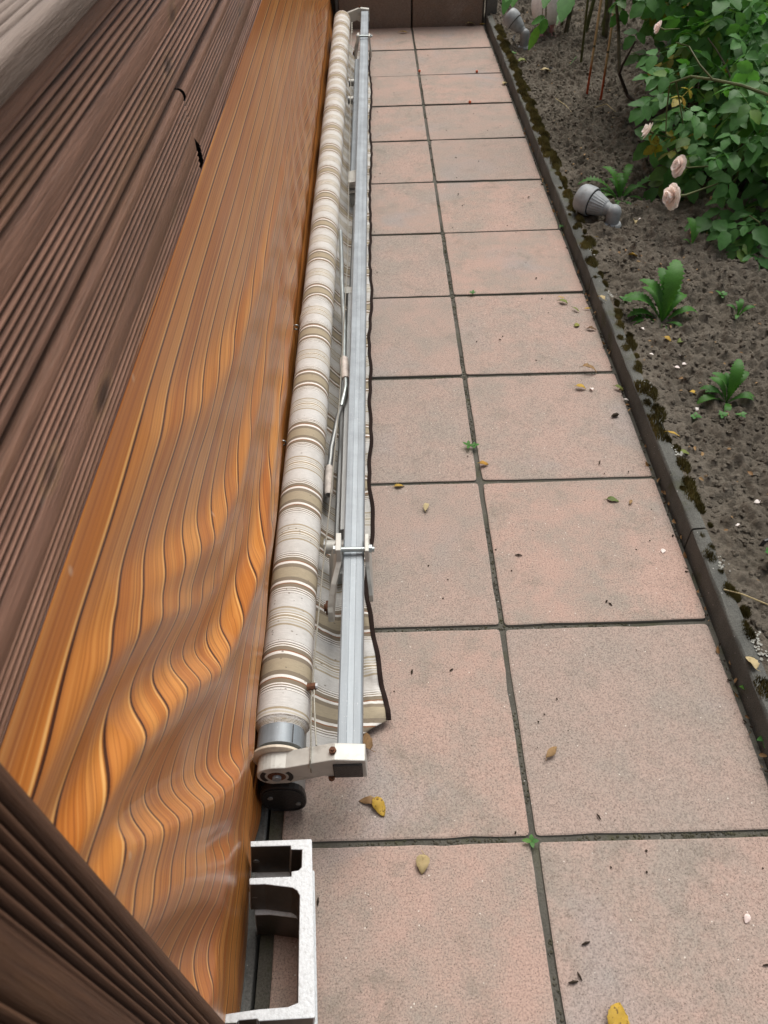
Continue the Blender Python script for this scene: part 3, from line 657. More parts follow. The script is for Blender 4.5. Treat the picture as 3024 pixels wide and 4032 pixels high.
# shoulder clamps on the bar, near and far (the far one mirrored along y)
def clamp(yc, s):
    k = (yc-.103)/4.957; cx = -.3505+.032*k
    root = None
    for sd_, t_ in ((-1, .0125), (1, .0095)):
        x0 = cx+sd_*.0265; x1 = x0+sd_*t_
        P = [(.030, .236), (-.022, .236), (-.030, .205), (-.070, .175), (-.098, .142)]
        for a in np.linspace(120, 300, 9): P.append((-.088+.030*math.cos(math.radians(a)), .108+.030*math.sin(math.radians(a))))
        P += [(-.030, .100), (.028, .150), (.036, .200)]
        if sd_ > 0: P = [(.030, .231), (-.022, .231), (-.028, .200), (-.055, .165), (-.075, .135), (-.070, .105), (-.020, .105), (.026, .150), (.036, .200)]
        shf = (lambda z: -.022*min(1, max(0, (.205-z)/.05))) if sd_ < 0 else (lambda z: .006*min(1, max(0, (.19-z)/.05)))
        b = MB(); R_ = [(x0+shf(p[1]), yc+s*p[0], p[1]) for p in P]; L_ = [(x1+shf(p[1]), yc+s*p[0], p[1]) for p in P]
        b.prism(R_ if sd_*s > 0 else L_, L_ if sd_*s > 0 else R_)
        o = b.build('shoulder_clamp', M['cast'], AW if root is None else root, bevel=.0015)
        if root is None: root = o
        else: o.name = 'clamp_cheek'
    b = MB(); b.tube([(cx-.045, yc-s*.008, .222), (cx+.048, yc-s*.008, .220)], .0058, 14); smooth_angle(b.build('clamp_pin', M['rod'], root))
    for x, sg in ((cx-.0365, -1), (cx+.035, 1)):
        b = MB(); hx = lambda x_: [(x_, yc-s*.008+.0095*math.cos(q*math.pi/3), .2215+.0095*math.sin(q*math.pi/3)) for q in range(6)]
        A1, A2 = hx(x), hx(x+sg*.008); b.prism(A1 if sg < 0 else A2, A2 if sg < 0 else A1); b.build('pin_nut', M['rod'], root)
    b = MB(); b.tube([(cx-.066, yc-s*.088, .112), (cx-.05, yc-s*.088, .112)], .0165, 16); b.build('rusty_bolt', M['rust'], root)
    b = MB(); b.tube([(cx-.071, yc-s*.088, .112), (cx-.06, yc-s*.088, .112)], .009, 12); b.build('bolt_nut', M['rust'], root)
YC = G(770, 79, .222).y; clamp(.575, 1); clamp(YC, -1)
# folded arms below the bar: box profiles with elbow joints
def arm(name, p0, p1, w_, h_, mat):
    p0, p1 = Vector(p0), Vector(p1); b = MB(); d = (p1-p0).normalized(); sx = Vector((d.y, -d.x, 0)).normalized(); up = Vector((0, 0, 1))
    rr = lambda p: [p+sx*(w_*a)+up*(h_*c_) for a, c_ in ((-.8, -1), (.8, -1), (1, -.75), (1, .75), (.8, 1), (-.8, 1), (-1, .75), (-1, -.75))]
    b.prism(rr(p0), rr(p1)); return b.build(name, mat, AW)
arm('folded_arm', (-.363, .70, .117), (-.3585, 1.80, .117), .026, .026, M['steel2'])
arm('folded_arm', (-.386, .62, .050), (-.380, 1.80, .050), .020, .020, M['steel2'])
arm('folded_arm', (-.360, 1.93, .060), (-.352, 2.60, .060), .022, .022, M['steel2'])
arm('folded_arm', (-.360, 2.78, .117), (-.351, YC-.12, .117), .027, .024, M['steel'])
arm('folded_arm', (-.372, 2.72, .052), (-.357, YC-.08, .052), .020, .020, M['steel2'])
for y, x in ((.665, -.404), (2.72, -.3745), (3.75, -.390), (4.02, -.389)):
    b = MB(); b.tube([(x-.016, y, .118), (x+.03, y, .118)], .017, 16); smooth_angle(b.build('arm_knuckle', M['cast'], AW))
    b = MB(); b.tube([(x-.020, y, .118), (x-.016, y, .118)], .021, 16); b.build('knuckle_washer', M['steel2'], AW)
P = [(-.02, 2.69), (-.02, 2.80), (.02, 2.82), (.035, 2.82), (.035, 2.70)]
for z0, z1 in ((.128, .142), (.092, .104)):
    b = MB(); b.prism([(-.375+x, y, z1) for x, y in P[::-1]], [(-.375+x, y, z0) for x, y in P[::-1]]); b.build('elbow_joint', M['cast'], AW, bevel=.002)
b = MB(); b.box((-.405, 1.795, .09), (-.340, 1.835, .145)); b.build('elbow_joint', M['cast'], AW, bevel=.003)
# wire rope along the roll, looped over the near bracket, with rusty clip
wp = [(1226, 2753), (1244, 2524), (1271, 2241), (1298, 2000), (1337, 1573), (1369, 1015), (1372, 771), (1376, 608), (1380, 362), (1384, 92)]
s_ = 1659/3024
W_ = [G(u*s_, v*s_, .196) for u, v in wp]
b = MB(); tail = [(-.4215, .0665, .192), (-.4225, .062, .205), (-.4205, .070, .2155), (-.421, .104, .214), (-.4245, .15, .203), (-.4265, .21, .199)]
b.tube([(-.4215, .0645, .180)]+tail+[W_[0]]+W_[1:], .0017, 7); smooth_angle(b.build('wire_rope', M['wire'], AW))
b = MB(); b.tube([(-.412, .104, .206), (-.4165, .15, .201), (-.4215, .21, .199), (-.4225, .246, .199)], .0017, 7); smooth_angle(b.build('rope_tail', M['wire'], AW))
p = Vector((-.4245, .232, .199)); b = MB(); b.tube([p+Vector((-.011, 0, -.001)), p+Vector((.006, 0, .001))], .0075, 10); cl = b.build('rope_clip', M['rust'], AW)
b = MB(); b.tube([p+Vector((.002, 0, .002)), p+Vector((.0095, 0, .002))], .0058, 10); b.build('clip_bolt', M['bright'], cl)
for k in range(5):
    q = G(1384*s_, (95+k*9)*s_, .17); b = MB(); b.tube([q, q+Vector((.004, .03, 0))], .004, 6); b.build('chain_link', M['wire'], AW)

# crank rod lying in the gap
CR = thing('crank_handle', 'thin grey crank rod with two pale grips lying between fabric roll and steel bar', 'crank', (0, 0, 0))
f5 = lambda x, y: ((1200+x/3.16)*s_, (1100+y/3.16)*s_)
pts = [(735.5, 500, .168), (738, 560, .168), (*f5(460, 0), .168), (*f5(490, 600), .168), (*f5(487, 980), .168), (*f5(508, 1240), .168), (*f5(512, 1330), .167), (*f5(492, 1430), .164), (*f5(455, 1580), .155)]
P3 = [G(u, v, z) for u, v, z in pts]
b = MB(); b.tube(P3, .0078, 12); smooth_angle(b.build('rod', M['rod'], CR))
b = MB(); a, c = P3[4], P3[5]; b.tube([a.lerp(c, t) for t in (0, .06, .3, .6, .9, 1)], [.0095, .0125, .0138, .0135, .0118, .0108], 14); smooth_angle(b.build('grip', M['grip'], CR))
f0 = lambda x, y: ((1000+x/1.659)*s_, (1000+y/1.659)*s_)
Q3 = [P3[-1], G(*f5(415, 1700), .140), G(*f5(330, 2110), .118), G(*f0(500, 1340), .112), G(*f0(492, 1390), .110), G(*f0(487, 1575), .108)]
b = MB(); b.tube(Q3, .0072, 12); smooth_angle(b.build('handle_rod', M['steel2'], CR))
b = MB(); b.tube([Q3[4].lerp(Q3[5], t) for t in (0, .08, .5, .92, 1)], [.009, .0118, .0125, .012, .0095], 14); smooth_angle(b.build('grip', M['grip'], CR))

# ------------------------------------------------------------------ two stacked aluminium wall brackets
f6 = lambda x, y: ((850+x/2.829)*s_, (3250+y/2.829)*s_)
out = [(385,175),(1060,150),(1070,165),(1085,900),(1108,2130),(1095,2145),(480,2180),(460,2155),(250,2172),(230,2200),(95,2205),(20,2115),
       (250,2080),(480,2047),(800,2022),(915,1975),(925,1300),(935,780),(905,725),(850,692),(550,655),(375,660),(370,595),(385,585),(840,568),(842,512),(920,500),(955,465),(962,270),(838,268),(834,225),(385,237)]
def wall_bracket(zt, zb, sh_t, sh_b, label):
    top = [G(*f6(x, y), .2)+Vector((0, 0, zt-.2)) + Vector(sh_t) for x, y in out]
    bot = [p-Vector((0, 0, zt-zb))+Vector(sh_b) for p in top]
    r = thing('wall_bracket', label, 'bracket', (0, 0, 0), 'raw aluminium awning wall brackets')
    b = MB(); n = len(top)
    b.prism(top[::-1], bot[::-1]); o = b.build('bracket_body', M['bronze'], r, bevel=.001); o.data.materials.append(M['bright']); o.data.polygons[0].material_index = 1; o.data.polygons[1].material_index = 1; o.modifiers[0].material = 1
    # bolt holes seen on the inner faces of the two prongs
    for (x, y) in ((445, 300), (430, 715)):
        c = G(*f6(x, y-62), .2)+Vector((0, 0, zt-.2))+Vector(sh_t); hv = Vector(sh_b)*.55; z0 = c+hv-Vector((0, 0, (zt-zb)*.55))
        b = MB(); b.tube([z0+Vector((0, -.0005, 0)), z0+Vector((0, .003, 0))], .006, 12); b.build('bolt_hole', M['steel2'], r)
    return r
wall_bracket(.100, .003, (-.0035, -.018, 0), (-.010, -.006, 0), 'lower of two stacked raw aluminium wall brackets, mostly hidden underneath')
wall_bracket(.200, .102, (0, 0, 0), (-.012, -.010, 0), 'upper of two stacked raw aluminium wall brackets with open slots facing the screen')

# ------------------------------------------------------------------ garden spotlights
def lat(prof, n=28, ribs=0, rib0=0, rib1=0):
    V = []
    for i, (r, z) in enumerate(prof):
        for k in range(n):
            a = 2*math.pi*k/n; rr_ = r*(1+(.045 if (ribs and k % 2 == 0 and rib0 <= i <= rib1) else 0)); V.append((rr_*math.cos(a), rr_*math.sin(a), z))
    return V, [tuple(f) for f in grid_faces(len(prof), n, True)]
def spotlight(loc, aim, post_h, label, s=1.):
    r = thing('garden_spotlight', label, 'garden light', loc, 'grey garden spotlights in the flower bed')
    b = MB(); V, F = lat([(0, 0), (.036*s, 0), (.038*s, .006), (.034*s, .014), (.024*s, .017), (0, .018)]); b.add(V, F); smooth_angle(b.build('base', M['lamp'], r))
    b = MB(); V, F = lat([(.025*s, .015), (.026*s, post_h*.5), (.027*s, post_h), (.022*s, post_h+.014*s), (.012*s, post_h+.022*s), (0, post_h+.024*s)], 36, 1, 0, 3); b.add(V, F); smooth_angle(b.build('ribbed_elbow', M['lamp'], r))
    q = Vector(aim).to_track_quat('Z', 'Y'); h = MB()
    o0 = Vector((0, 0, post_h-.004)); 
    V, F = lat([(.020, .01), (.024, .024), (.026, .034), (.030, .040), (.044, .088), (.047, .094)], 48, 1, 3, 4); V = [o0+q@(Vector(v)*s) for v in V]; h.add(V, F); hd = h.build('ribbed_neck', M['lamp'], r); smooth_angle(hd, .3)
    c = MB(); V, F = lat([(.047, .092), (.0495, .094), (.0495, .0955)], 36); V = [o0+q@(Vector(v)*s) for v in V]; c.add(V, F); c.build('gasket', M['black'], r)
    c = MB(); V, F = lat([(.046, .0955), (.053, .096), (.055, .104), (.054, .135), (.050, .150), (.043, .158), (.040, .157), (.038, .152), (0, .152)], 36); V = [o0+q@(Vector(v)*s) for v in V]; c.add(V, F); smooth_angle(c.build('head_cap', M['lamp'], r))
    return r
p = G(1320, 488, .05); spotlight((p.x, p.y, soil_z(p.x, p.y)-.004), (-.70, .66, .10), .062, 'grey spotlight lying on soil beside a jagged-leaf weed and the kerb', 1.05)
p = G(1131, 103, .05); spotlight((p.x, p.y, soil_z(p.x, p.y)-.004), (-.60, .35, .52), .085, 'grey spotlight at the far kerb end beside the white bird figurine', .98)
# cables from the lights
for pts in ([(1112, 75), (1108, 90), (1122, 108)], [(1172, 152), (1190, 147), (1206, 153)], [(1640, 1185), (1650, 1180), (1675, 1176)]):
    pp = [G(u, v, .05) for u, v in pts]; pp = [Vector((q.x, q.y, soil_z(q.x, q.y)+.006+(.016 if i == 1 else -.008))) for i, q in enumerate(pp)]
    b = MB(); b.tube([pp[0], pp[0].lerp(pp[1], .6)+Vector((0, 0, .006)), pp[1], pp[1].lerp(pp[2], .5)+Vector((0, 0, .004)), pp[2]], .005, 8)
    o = smooth_angle(b.build('cable', M['black']))
    tag(o, {1112: 'black cable running into soil beside the far spotlight', 1172: 'short black cable loop poking out of soil near mossy kerb', 1640: 'black cable stub in soil at right edge near kerb'}[pts[0][0]], 'cable')

# ------------------------------------------------------------------ bird figurine
def blob(pts, n=20):
    """stack of ellipse rings (cx,cy,z,rx,ry)"""
    V = []
    for cx, cy, z, rx, ry in pts:
        for k in range(n):
            a = 2*math.pi*k/n; V.append((cx+rx*math.cos(a), cy+ry*math.sin(a), z))
    m = len(pts); return V, [tuple(f) for f in grid_faces(m, n, True)]+[tuple(range(n-1, -1, -1)), tuple((m-1)*n+k for k in range(n))]
pl = G(1177, 80, .05); BF = thing('bird_figurine', 'white clay bird figurine on pink legs behind green leaves', 'figurine', (pl.x, pl.y, soil_z(pl.x, pl.y)-.004))
b = MB(); V, F = blob([(0, 0, .070, .045, .05), (0, 0, .085, .078, .085), (0, .005, .12, .100, .115), (0, .01, .17, .110, .14), (0, .01, .22, .102, .14), (0, 0, .27, .082, .11), (0, -.035, .32, .05, .065), (0, -.055, .37, .035, .042), (0, -.06, .43, .032, .036), (0, -.066, .46, .040, .048), (0, -.072, .50, .040, .05), (0, -.068, .53, .026, .034), (0, -.066, .54, .008, .01)]); b.add(V, F)
o = b.build('body', M['birdw'], BF, smooth=True); sm = o.modifiers.new('s', 'SUBSURF'); sm.levels = sm.render_levels = 1
for s in (-1, 1):
    b = MB(); V, F = blob([(s*.037, 0, .012, .014, .014), (s*.037, 0, .04, .013, .013), (s*.037, 0, .075, .016, .016), (s*.037, 0, .09, .018, .018)], 12); b.add(V, F)
    for k in (-1, 0, 1): b.tube([(s*.037, 0, .016), (s*.037+k*.022, -.042, .006)], [.011, .006], 8)
    b.build('leg', M['birdp'], BF, smooth=True)
    b = MB(); V, F = blob([(s*.037, 0, .071, .0185, .0185), (s*.037, 0, .077, .0185, .0185)], 14); b.add(V, F); b.build('leg_band', M['birdw'], BF)
b = MB(); b.tube([(0, -.11, .495), (0, -.165, .485)], [.020, .008], 10); b.build('beak', M['birdp'], BF, smooth=True)

# ------------------------------------------------------------------ painted stakes
for (u0, v0, u1, lab) in ((1267, 207, 1299, 'left one of two thin stakes with orange painted ends in soil'), (1298, 214, 1331, 'right one of two thin stakes with orange painted ends in soil')):
    p = G(u0, v0, .05); q = GY(u1, 0, p.y-.02); d = (q-p).normalized(); z0 = soil_z(p.x, p.y)-.03
    o = tag(obj('plant_stake', None, None, (p.x, p.y, z0)), lab, 'stake', 'orange tipped plant stakes')
    q4 = d.to_track_quat('Z', 'Y'); o.rotation_euler = q4.to_euler()
    b = MB(); b.tube([(.0006*math.sin(z*9), .0006*math.cos(z*7), z) for z in np.linspace(0, 1.15, 14)], [.0060 if i % 5 else .0068 for i in range(14)], 9); smooth_angle(b.build('shaft', M['stake'], o))
    b = MB(); b.tube([(0, 0, .262), (0, 0, .272)], .0072, 9); b.build('node', M['bcane'], o)

# ------------------------------------------------------------------ foliage
def leaflet(b, base, d, nrm, L, W, a, fold=.25, curl=.3, st=6, tooth=.10):
    d = Vector(d).normalized(); nrm = (Vector(nrm)-d*Vector(nrm).dot(d)).normalized(); s = d.cross(nrm)
    V = []
    for i in range(st+1):
        t = i/st; w_ = W*.5*math.sin(math.pi*t**.85)**.75*(1+(tooth if i % 2 else -tooth)*(0 < i < st)) if 0 < i < st else W*.01
        c = base+d*(L*t)-nrm*(curl*L*t*t*.5)
        V += [c-s*w_+nrm*(w_*fold), c, c+s*w_+nrm*(w_*fold)]
    F = []
    for i in range(st):
        k = i*3; F += [(k, k+1, k+4, k+3), (k+1, k+2, k+5, k+4)]
    b.add(V, F, a)
def compound(seed, L=.11, n=5, tint=0.):
    rd = random.Random(seed); b = MB()
    pts = [Vector((0, L*t, -.25*L*t*t)) for t in np.linspace(0, 1, 5)]
    b.tube(pts, [.0014, .0013, .0012, .001, .0008], 4, False, tint)
    k = (n-1)//2
    for i in range(k):
        t = .38+.5*i/max(1, k-1) if k > 1 else .6
        p = Vector((0, L*t, -.25*L*t*t)); sz = (.040+.010*i)*rd.uniform(.85, 1.15)*L/.11
        for s in (-1, 1):
            leaflet(b, p, (s*1., .45+rd.uniform(-.15, .2), rd.uniform(-.45, .05)), (rd.uniform(-.3, .3), rd.uniform(-.3, .3), 1), sz, sz*.66, tint+rd.uniform(-.12, .12), rd.uniform(.1, .35), rd.uniform(.1, .6))
    leaflet(b, pts[-1], (rd.uniform(-.2, .2), 1, -.35), (rd.uniform(-.2, .2), 0, 1), .052*L/.11, .036*L/.11, tint, .2, .4)
    return b
def leaf_mesh(seed, mat, **kw):
    b = compound(seed, **kw); me = mesh('leaf', b.V, b.F, mat, True, attr={'tint': b.A}); return me
LV = [leaf_mesh(100+i, M['rose'], L=random.uniform(.115, .150), n=random.choice((5, 5, 7)), tint=random.random()*.5) for i in range(9)]
LY = [leaf_mesh(200+i, M['rosey'], L=.09, n=5) for i in range(3)]
LVnp = [(np.array([v.co for v in me.vertices]), [tuple(p.vertices) for p in me.polygons], np.array([d.value for d in me.attributes['tint'].data])) for me in LV]
def inside(poly, x, y):
    c = False; n = len(poly); j = n-1
    for i in range(n):
        xi, yi = poly[i]; xj, yj = poly[j]
        if (yi > y) != (yj > y) and x < (xj-xi)*(y-yi)/(yj-yi)+xi: c = not c
        j = i
    return c
BUSHPOLY = [(1372, -400), (1366, 20), (1344, 118), (1372, 150), (1384, 225), (1378, 300), (1398, 350), (1440, 372), (1440, 445), (1475, 452), (1530, 468), (1575, 452), (1600, 470), (1640, 452), (1659, 430), (2300, 430), (2300, -400)]
def cane_pts(b0, tip, bow=.12, n=9):
    b0, tip = Vector(b0), Vector(tip); out_ = []
    for t in np.linspace(0, 1, n): out_.append(b0.lerp(tip, t)+Vector((0, 0, bow*math.sin(t*math.pi)*(tip-b0).length)))
    return out_
def frame(d, up):
    d = d.normalized(); x = d.cross(up).normalized(); z = x.cross(d); return Matrix((x, d, z)).transposed().to_4x4()
def rose_bush(label, base, ells, ncane, nleaf, nstuff, seed, yellow=.05, maxpart=290):
    rd = random.Random(seed); r = thing('rose_bush', label, 'bush', base, 'rose bushes in the flower bed'); B0 = Vector(base)
    tips = []
    def sample():
        while True:
            e = ells[0] if rd.random() < .6 else rd.choice(ells)
            v = Vector((rd.gauss(0, 1), rd.gauss(0, 1), rd.gauss(0, 1))).normalized()*(rd.random()**.45)
            p = Vector((e[0]+v.x*e[3], e[1]+v.y*e[4], e[2]+v.z*e[5]))
            if p.z < .14: continue
            u, w_ = PX(p)
            if inside(BUSHPOLY, u, w_): return p, v
    for k in range(ncane):
        tip, _ = sample(); root = B0+Vector((rd.uniform(-.09, .09), rd.uniform(-.09, .09), -.02)); P = cane_pts(root, tip, rd.uniform(.05, .2))
        P = [p-B0 for p in P]; tips.append(P)
        b = MB(); b.tube(P, list(np.linspace(rd.uniform(.006, .010), .0022, len(P))), 6); smooth_angle(b.build('cane', M[rd.choice(('cane', 'cane', 'bcane', 'dcane'))], r))
    st = MB()
    for k in range(nleaf+nstuff):
        p, v = sample(); out_ = (p-B0); out_.z = 0
        d = Vector((rd.gauss(0, .6)+v.x*.8-.25, rd.gauss(0, .6)+v.y*.8-.35, rd.gauss(-.25, .35))); up = Vector((rd.gauss(-.15, .6), rd.gauss(-.2, .6), 1))
        mt = Matrix.Translation(p-B0) @ frame(d, up) @ Matrix.Scale(rd.uniform(.75, 1.5), 4)
        if k < nleaf:
            me = rd.choice(LY) if rd.random() < yellow else rd.choice(LV)
            o = obj('leaf', me, r); o.matrix_local = mt
        else:
            V, F, A = rd.choice(LVnp); m3 = np.array(mt); W3 = V@m3[:3, :3].T+m3[:3, 3]; st.add(W3, F, A+rd.random()*.6)
    if st.V: struct(st.build('foliage', M['rose'], r, smooth=True, attr='tint'), 'stuff')
    return r, B0
B1 = (1.24, 2.62, .04); B2 = (1.30, 3.52, .04); B3 = (2.0, 4.4, .04)
rA, oA = rose_bush('nearest rose bush with drooping pink blooms over the soil', B1, [(1.42, 2.78, .42, .46, .55, .36), (1.30, 2.55, .35, .34, .40, .22)], 12, 285, 60, 3, .10)
rB, oB = rose_bush('rose bush standing behind the pink blooming one, stems bare at foot', B2, [(1.55, 3.55, .66, .55, .60, .42), (1.25, 3.75, .75, .40, .5, .35)], 14, 285, 170, 4, .06)
rC, oC = rose_bush('tall dense rose bush at the far right corner of the bed', B3, [(2.1, 4.3, .75, .75, .9, .6)], 10, 200, 400, 5, .04)
# rose blooms
def petal(b, base, d, nrm, L, W, a, cup=.35):
    d = Vector(d).normalized(); nrm = (Vector(nrm)-d*Vector(nrm).dot(d)).normalized(); s = d.cross(nrm); V = []; st, sw = 5, 4
    for i in range(st+1):
        t = i/st; w_ = W*.5*(.25+.75*math.sin(min(1, t*1.25)*math.pi/2))*(1 if t < .8 else 1-.35*(t-.8)/.2)
        for j in range(sw+1):
            q = j/sw*2-1; V.append(base+d*(L*t*(1-.12*q*q*t))+s*(w_*q)+nrm*(cup*W*.5*q*q*(1-t*.4)+cup*L*.6*t*t*(1 if t < .85 else .9)+random.uniform(-.04, .04)*L*t))
    b.add(V, [tuple(f) for f in grid_faces(st+1, sw+1)], a)
def bloom(parent, org, loc, aim, s, white=0):
    b = MB(); rd = random.Random(int(loc[0]*1e4)); q = Vector(aim).to_track_quat('Z', 'Y')
    rings = ((.004, .012, 5, .95), (.003, .016, 6, .85), (.002, .021, 7, .70), (.001, .026, 8, .50), (0, .030, 9, .28), (-.002, .033, 9, .08))
    for z0, L, n_, open_ in rings:
        for k in range(n_):
            a = 2*math.pi*(k+rd.random()*.5)/n_; dr = Vector((math.cos(a), math.sin(a), 0)); d = dr*(1-open_)+Vector((0, 0, open_*1.1))
            W = L*1.15; nn = Vector((0, 0, 1))*(1-open_)-dr*open_
            petal(b, Vector((0, 0, z0))+dr*.003, d, nn, L*rd.uniform(.85, 1.1), W*rd.uniform(.8, 1.05), white+rd.uniform(0, .35), .4 if open_ > .4 else .15)
    V = [Vector(v)*s for v in b.V]; o = obj('flower', mesh('flower', V, b.F, M['petal'], True, attr={'tint': b.A}), parent); o.matrix_local = Matrix.Translation(Vector(loc)-org) @ q.to_matrix().to_4x4()
    c = MB(); c.tube([Vector((0, 0, -.004))*s, Vector((0, 0, -.03))*s, Vector((.02, .03, -.10))*s], [.006*s, .003*s, .002*s], 6); c.build('flower_stalk', M['cane'], o, smooth=True)
bloom(rA, oA, G(1402, 283, .30), (-.8, .3, .35), 1.0, .5)
bloom(rA, oA, G(1470, 358, .28), (-.9, -.15, .3), 1.2)
bloom(rA, oA, G(1457, 425, .22), (-.95, -.2, 0), 1.5)
bloom(rB, oB, G(1424, 60, .66), (-.7, .1, .2), .7)
# long arching green shoot across the front of the bushes
b = MB(); sh_ = [G(u, v, z)-oA for u, v, z in ((1659, 205, .52), (1600, 184, .55), (1540, 172, .56), (1492, 165, .55), (1447, 180, .52), (1440, 240, .40), (1438, 292, .32))]
b.tube(sh_, [.006, .0055, .005, .0045, .004, .003, .002], 7); smooth_angle(b.build('cane', M['cane'], rA))
b = MB(); b.tube([G(1540, 172, .56)-oA, G(1512, 140, .60)-oA, G(1488, 100, .64)-oA, G(1460, 92, .66)-oA], [.004, .0035, .003, .002], 6); smooth_angle(b.build('cane', M['cane'], rA))
b = MB(); b.tube([G(1460, 175, .53)-oA, G(1468, 220, .44)-oA, G(1476, 270, .36)-oA], [.0035, .003, .002], 6); smooth_angle(b.build('cane', M['cane'], rA))
for (u, v, z, dx, dy) in ((1512, 140, .60, -1, .1), (1488, 100, .64, -1, .4), (1470, 225, .43, .6, -.7), (1447, 190, .50, -.9, -.5), (1600, 184, .55, .2, .9), (1576, 178, .55, .4, -1), (1476, 268, .37, .3, -1)):
    o = obj('leaf', random.choice(LV), rA); o.matrix_local = Matrix.Translation(G(u, v, z)-oA) @ frame(Vector((dx, dy, -.15)), Vector((-.1, -.3, 1)))
# dark bent stems at the foot of bush B
b = MB(); b.tube([G(u, v, z)-oB for u, v, z in ((1480, 262, .06), (1440, 262, .08), (1395, 245, .12), (1355, 205, .16), (1338, 160, .25), (1345, 140, .32), (1372, 90, .48))], [.012, .011, .010, .009, .0075, .006, .004], 8); smooth_angle(b.build('cane', M['dcane'], rB))
b = MB(); b.tube([G(u, v, z)-oB for u, v, z in ((1338, 160, .25), (1336, 60, .42), (1325, -60, .7))], [.009, .008, .006], 8); smooth_angle(b.build('cane', M['bcane'], rB))
# bare-stemmed shrub further back
SH = thing('bare_stemmed_shrub', 'shrub of bare greenish stems behind the two stakes', 'shrub', (1.10, 5.0, .03))
for k in range(9):
    rd = random.Random(60+k); x0, y0 = rd.uniform(-.18, .45), rd.uniform(-.25, .35); b = MB()
    P = [(x0+rd.uniform(-.01, .01)+t*rd.uniform(-.10, .18), y0+t*rd.uniform(-.1, .15), -.02+t*1.1) for t in np.linspace(0, 1, 7)]
    b.tube(P, list(np.linspace(rd.uniform(.010, .017), .005, 7)), 7); smooth_angle(b.build('stem', M[rd.choice(('cane', 'bcane', 'bcane'))], SH))
for k in range(40):
    rd = random.Random(300+k); o = obj('leaf', rd.choice(LV), SH)
    o.matrix_local = Matrix.Translation((rd.uniform(-.3, .8), rd.uniform(-.3, .5), rd.uniform(.62, 1.15))) @ frame(Vector((rd.gauss(0, 1), rd.gauss(-.4, 1), -.3)), Vector((rd.gauss(0, .3), -.2, 1)))
# young shoot with big leaves hanging in front of the figurine
YS = thing('young_shoot', 'bright green big-leaved shoot arching over the bird figurine', 'plant', (.98, 4.55, .04)); Yo = Vector((.98, 4.55, .04))
stem = [Vector((0, 0, -.03)), Vector((-.04, -.10, .35)), Vector((-.10, -.25, .70)), Vector((-.20, -.42, .84)), Vector((-.32, -.60, .82)), Vector((-.42, -.70, .72))]
b = MB(); b.tube(stem, [.008, .007, .006, .005, .004, .003], 8); smooth_angle(b.build('stem', M['cane'], YS))
for (u0, v0, u1, v1, z0, z1, W, sd_) in ((1232, -25, 1212, 44, .66, .57, .062, 0), (1190, -30, 1174, 16, .62, .56, .04, 1), (1178, 38, 1146, 50, .50, .47, .036, 2), (1180, 40, 1168, 74, .50, .44, .036, 3), (1170, 55, 1138, 108, .47, .36, .045, 4), (1118, -30, 1106, 14, .64, .58, .035, 5), (1104, -25, 1086, 30, .66, .58, .035, 6), (1222, 0, 1202, 50, .60, .54, .02, 8), (1112, -30, 1092, 2, .70, .66, .04, 9)):
    a, c = G(u0, v0, z0), G(u1, v1, z1); b = MB(); leaflet(b, Vector((0, 0, 0)), c-a, (-.25, -.55, .9), (c-a).length, W*1.25, sd_*.13, .18, .15, 10, .06)
    me = mesh('leaf', b.V, b.F, M['lime'], True, attr={'tint': b.A}); o = obj('leaf', me, YS, a-Yo)
    k = min(range(len(stem)), key=lambda i: (stem[i]+Yo-a).length); b = MB(); b.tube([stem[k], (stem[k]*.4+(a-Yo)*.6)+Vector((0, 0, .02)), a-Yo], .0018, 5); b.build('leaf_stalk', M['cane'], YS, smooth=True)
# low rose shoot at the right
p0 = G(1640, 548, .05); LS = thing('low_rose_shoot', 'low rose shoot with fresh matt leaves at right edge below the bush', 'plant', (p0.x, p0.y, soil_z(p0.x, p0.y)))
L0 = Vector(LS.location)
b = MB(); b.tube([Vector((0, 0, -.02)), G(1650, 520, .10)-L0, G(1640, 480, .18)-L0, G(1618, 465, .20)-L0], [.004, .0035, .003, .002], 6); smooth_angle(b.build('stem', M['cane'], LS))
for (u, v, z, u1, v1, z1) in ((1640, 482, .18, 1550, 492, .16), (1642, 480, .18, 1600, 445, .20), (1645, 500, .14, 1585, 540, .10), (1648, 505, .13, 1640, 560, .10), (1640, 480, .18, 1680, 450, .2), (1650, 510, .12, 1690, 520, .12)):
    a, c = G(u, v, z), G(u1, v1, z1); me = leaf_mesh(int(u+v1), M['lime'] if 0 else M['rose'], L=(c-a).length*.85, n=7, tint=.42); o = obj('leaf', me, LS); o.matrix_local = Matrix.Translation(a-L0) @ frame(c-a, Vector((-.1, -.4, 1)))

# dandelion-like weeds
def weed_leaf(seed, L, W, lobes):
    rd = random.Random(seed); b = MB(); st = 26; V = []
    for i in range(st+1):
        t = i/st; w_ = W*.5*(math.sin(math.pi*min(1, t**1.25*1.0))**.6 if 0 < t < 1 else .02)*(.35+.65*t)*(1+lobes*(1 if i % 2 else -1)*rd.uniform(.5, 1))+.001
        y = L*t; z = .75*L*math.sin(t*1.9)*.62-.20*L*t*t
        rip = .004*math.sin(i*2.2+seed); V += [(-w_, y*.82, z+w_*.3+rip), (0, y*.82, z), (w_, y*.82, z+w_*.3-rip)]
    F = []
    for i in range(st): k = i*3; F += [(k, k+1, k+4, k+3), (k+1, k+2, k+5, k+4)]
    return mesh('leaf', V, F, M['weed'], True, attr={'tint': [rd.random()*.3]*len(V)})
WL = [weed_leaf(i, 1., .19, .48) for i in range(3)]; WB = [weed_leaf(10+i, 1., .27, .22) for i in range(3)]
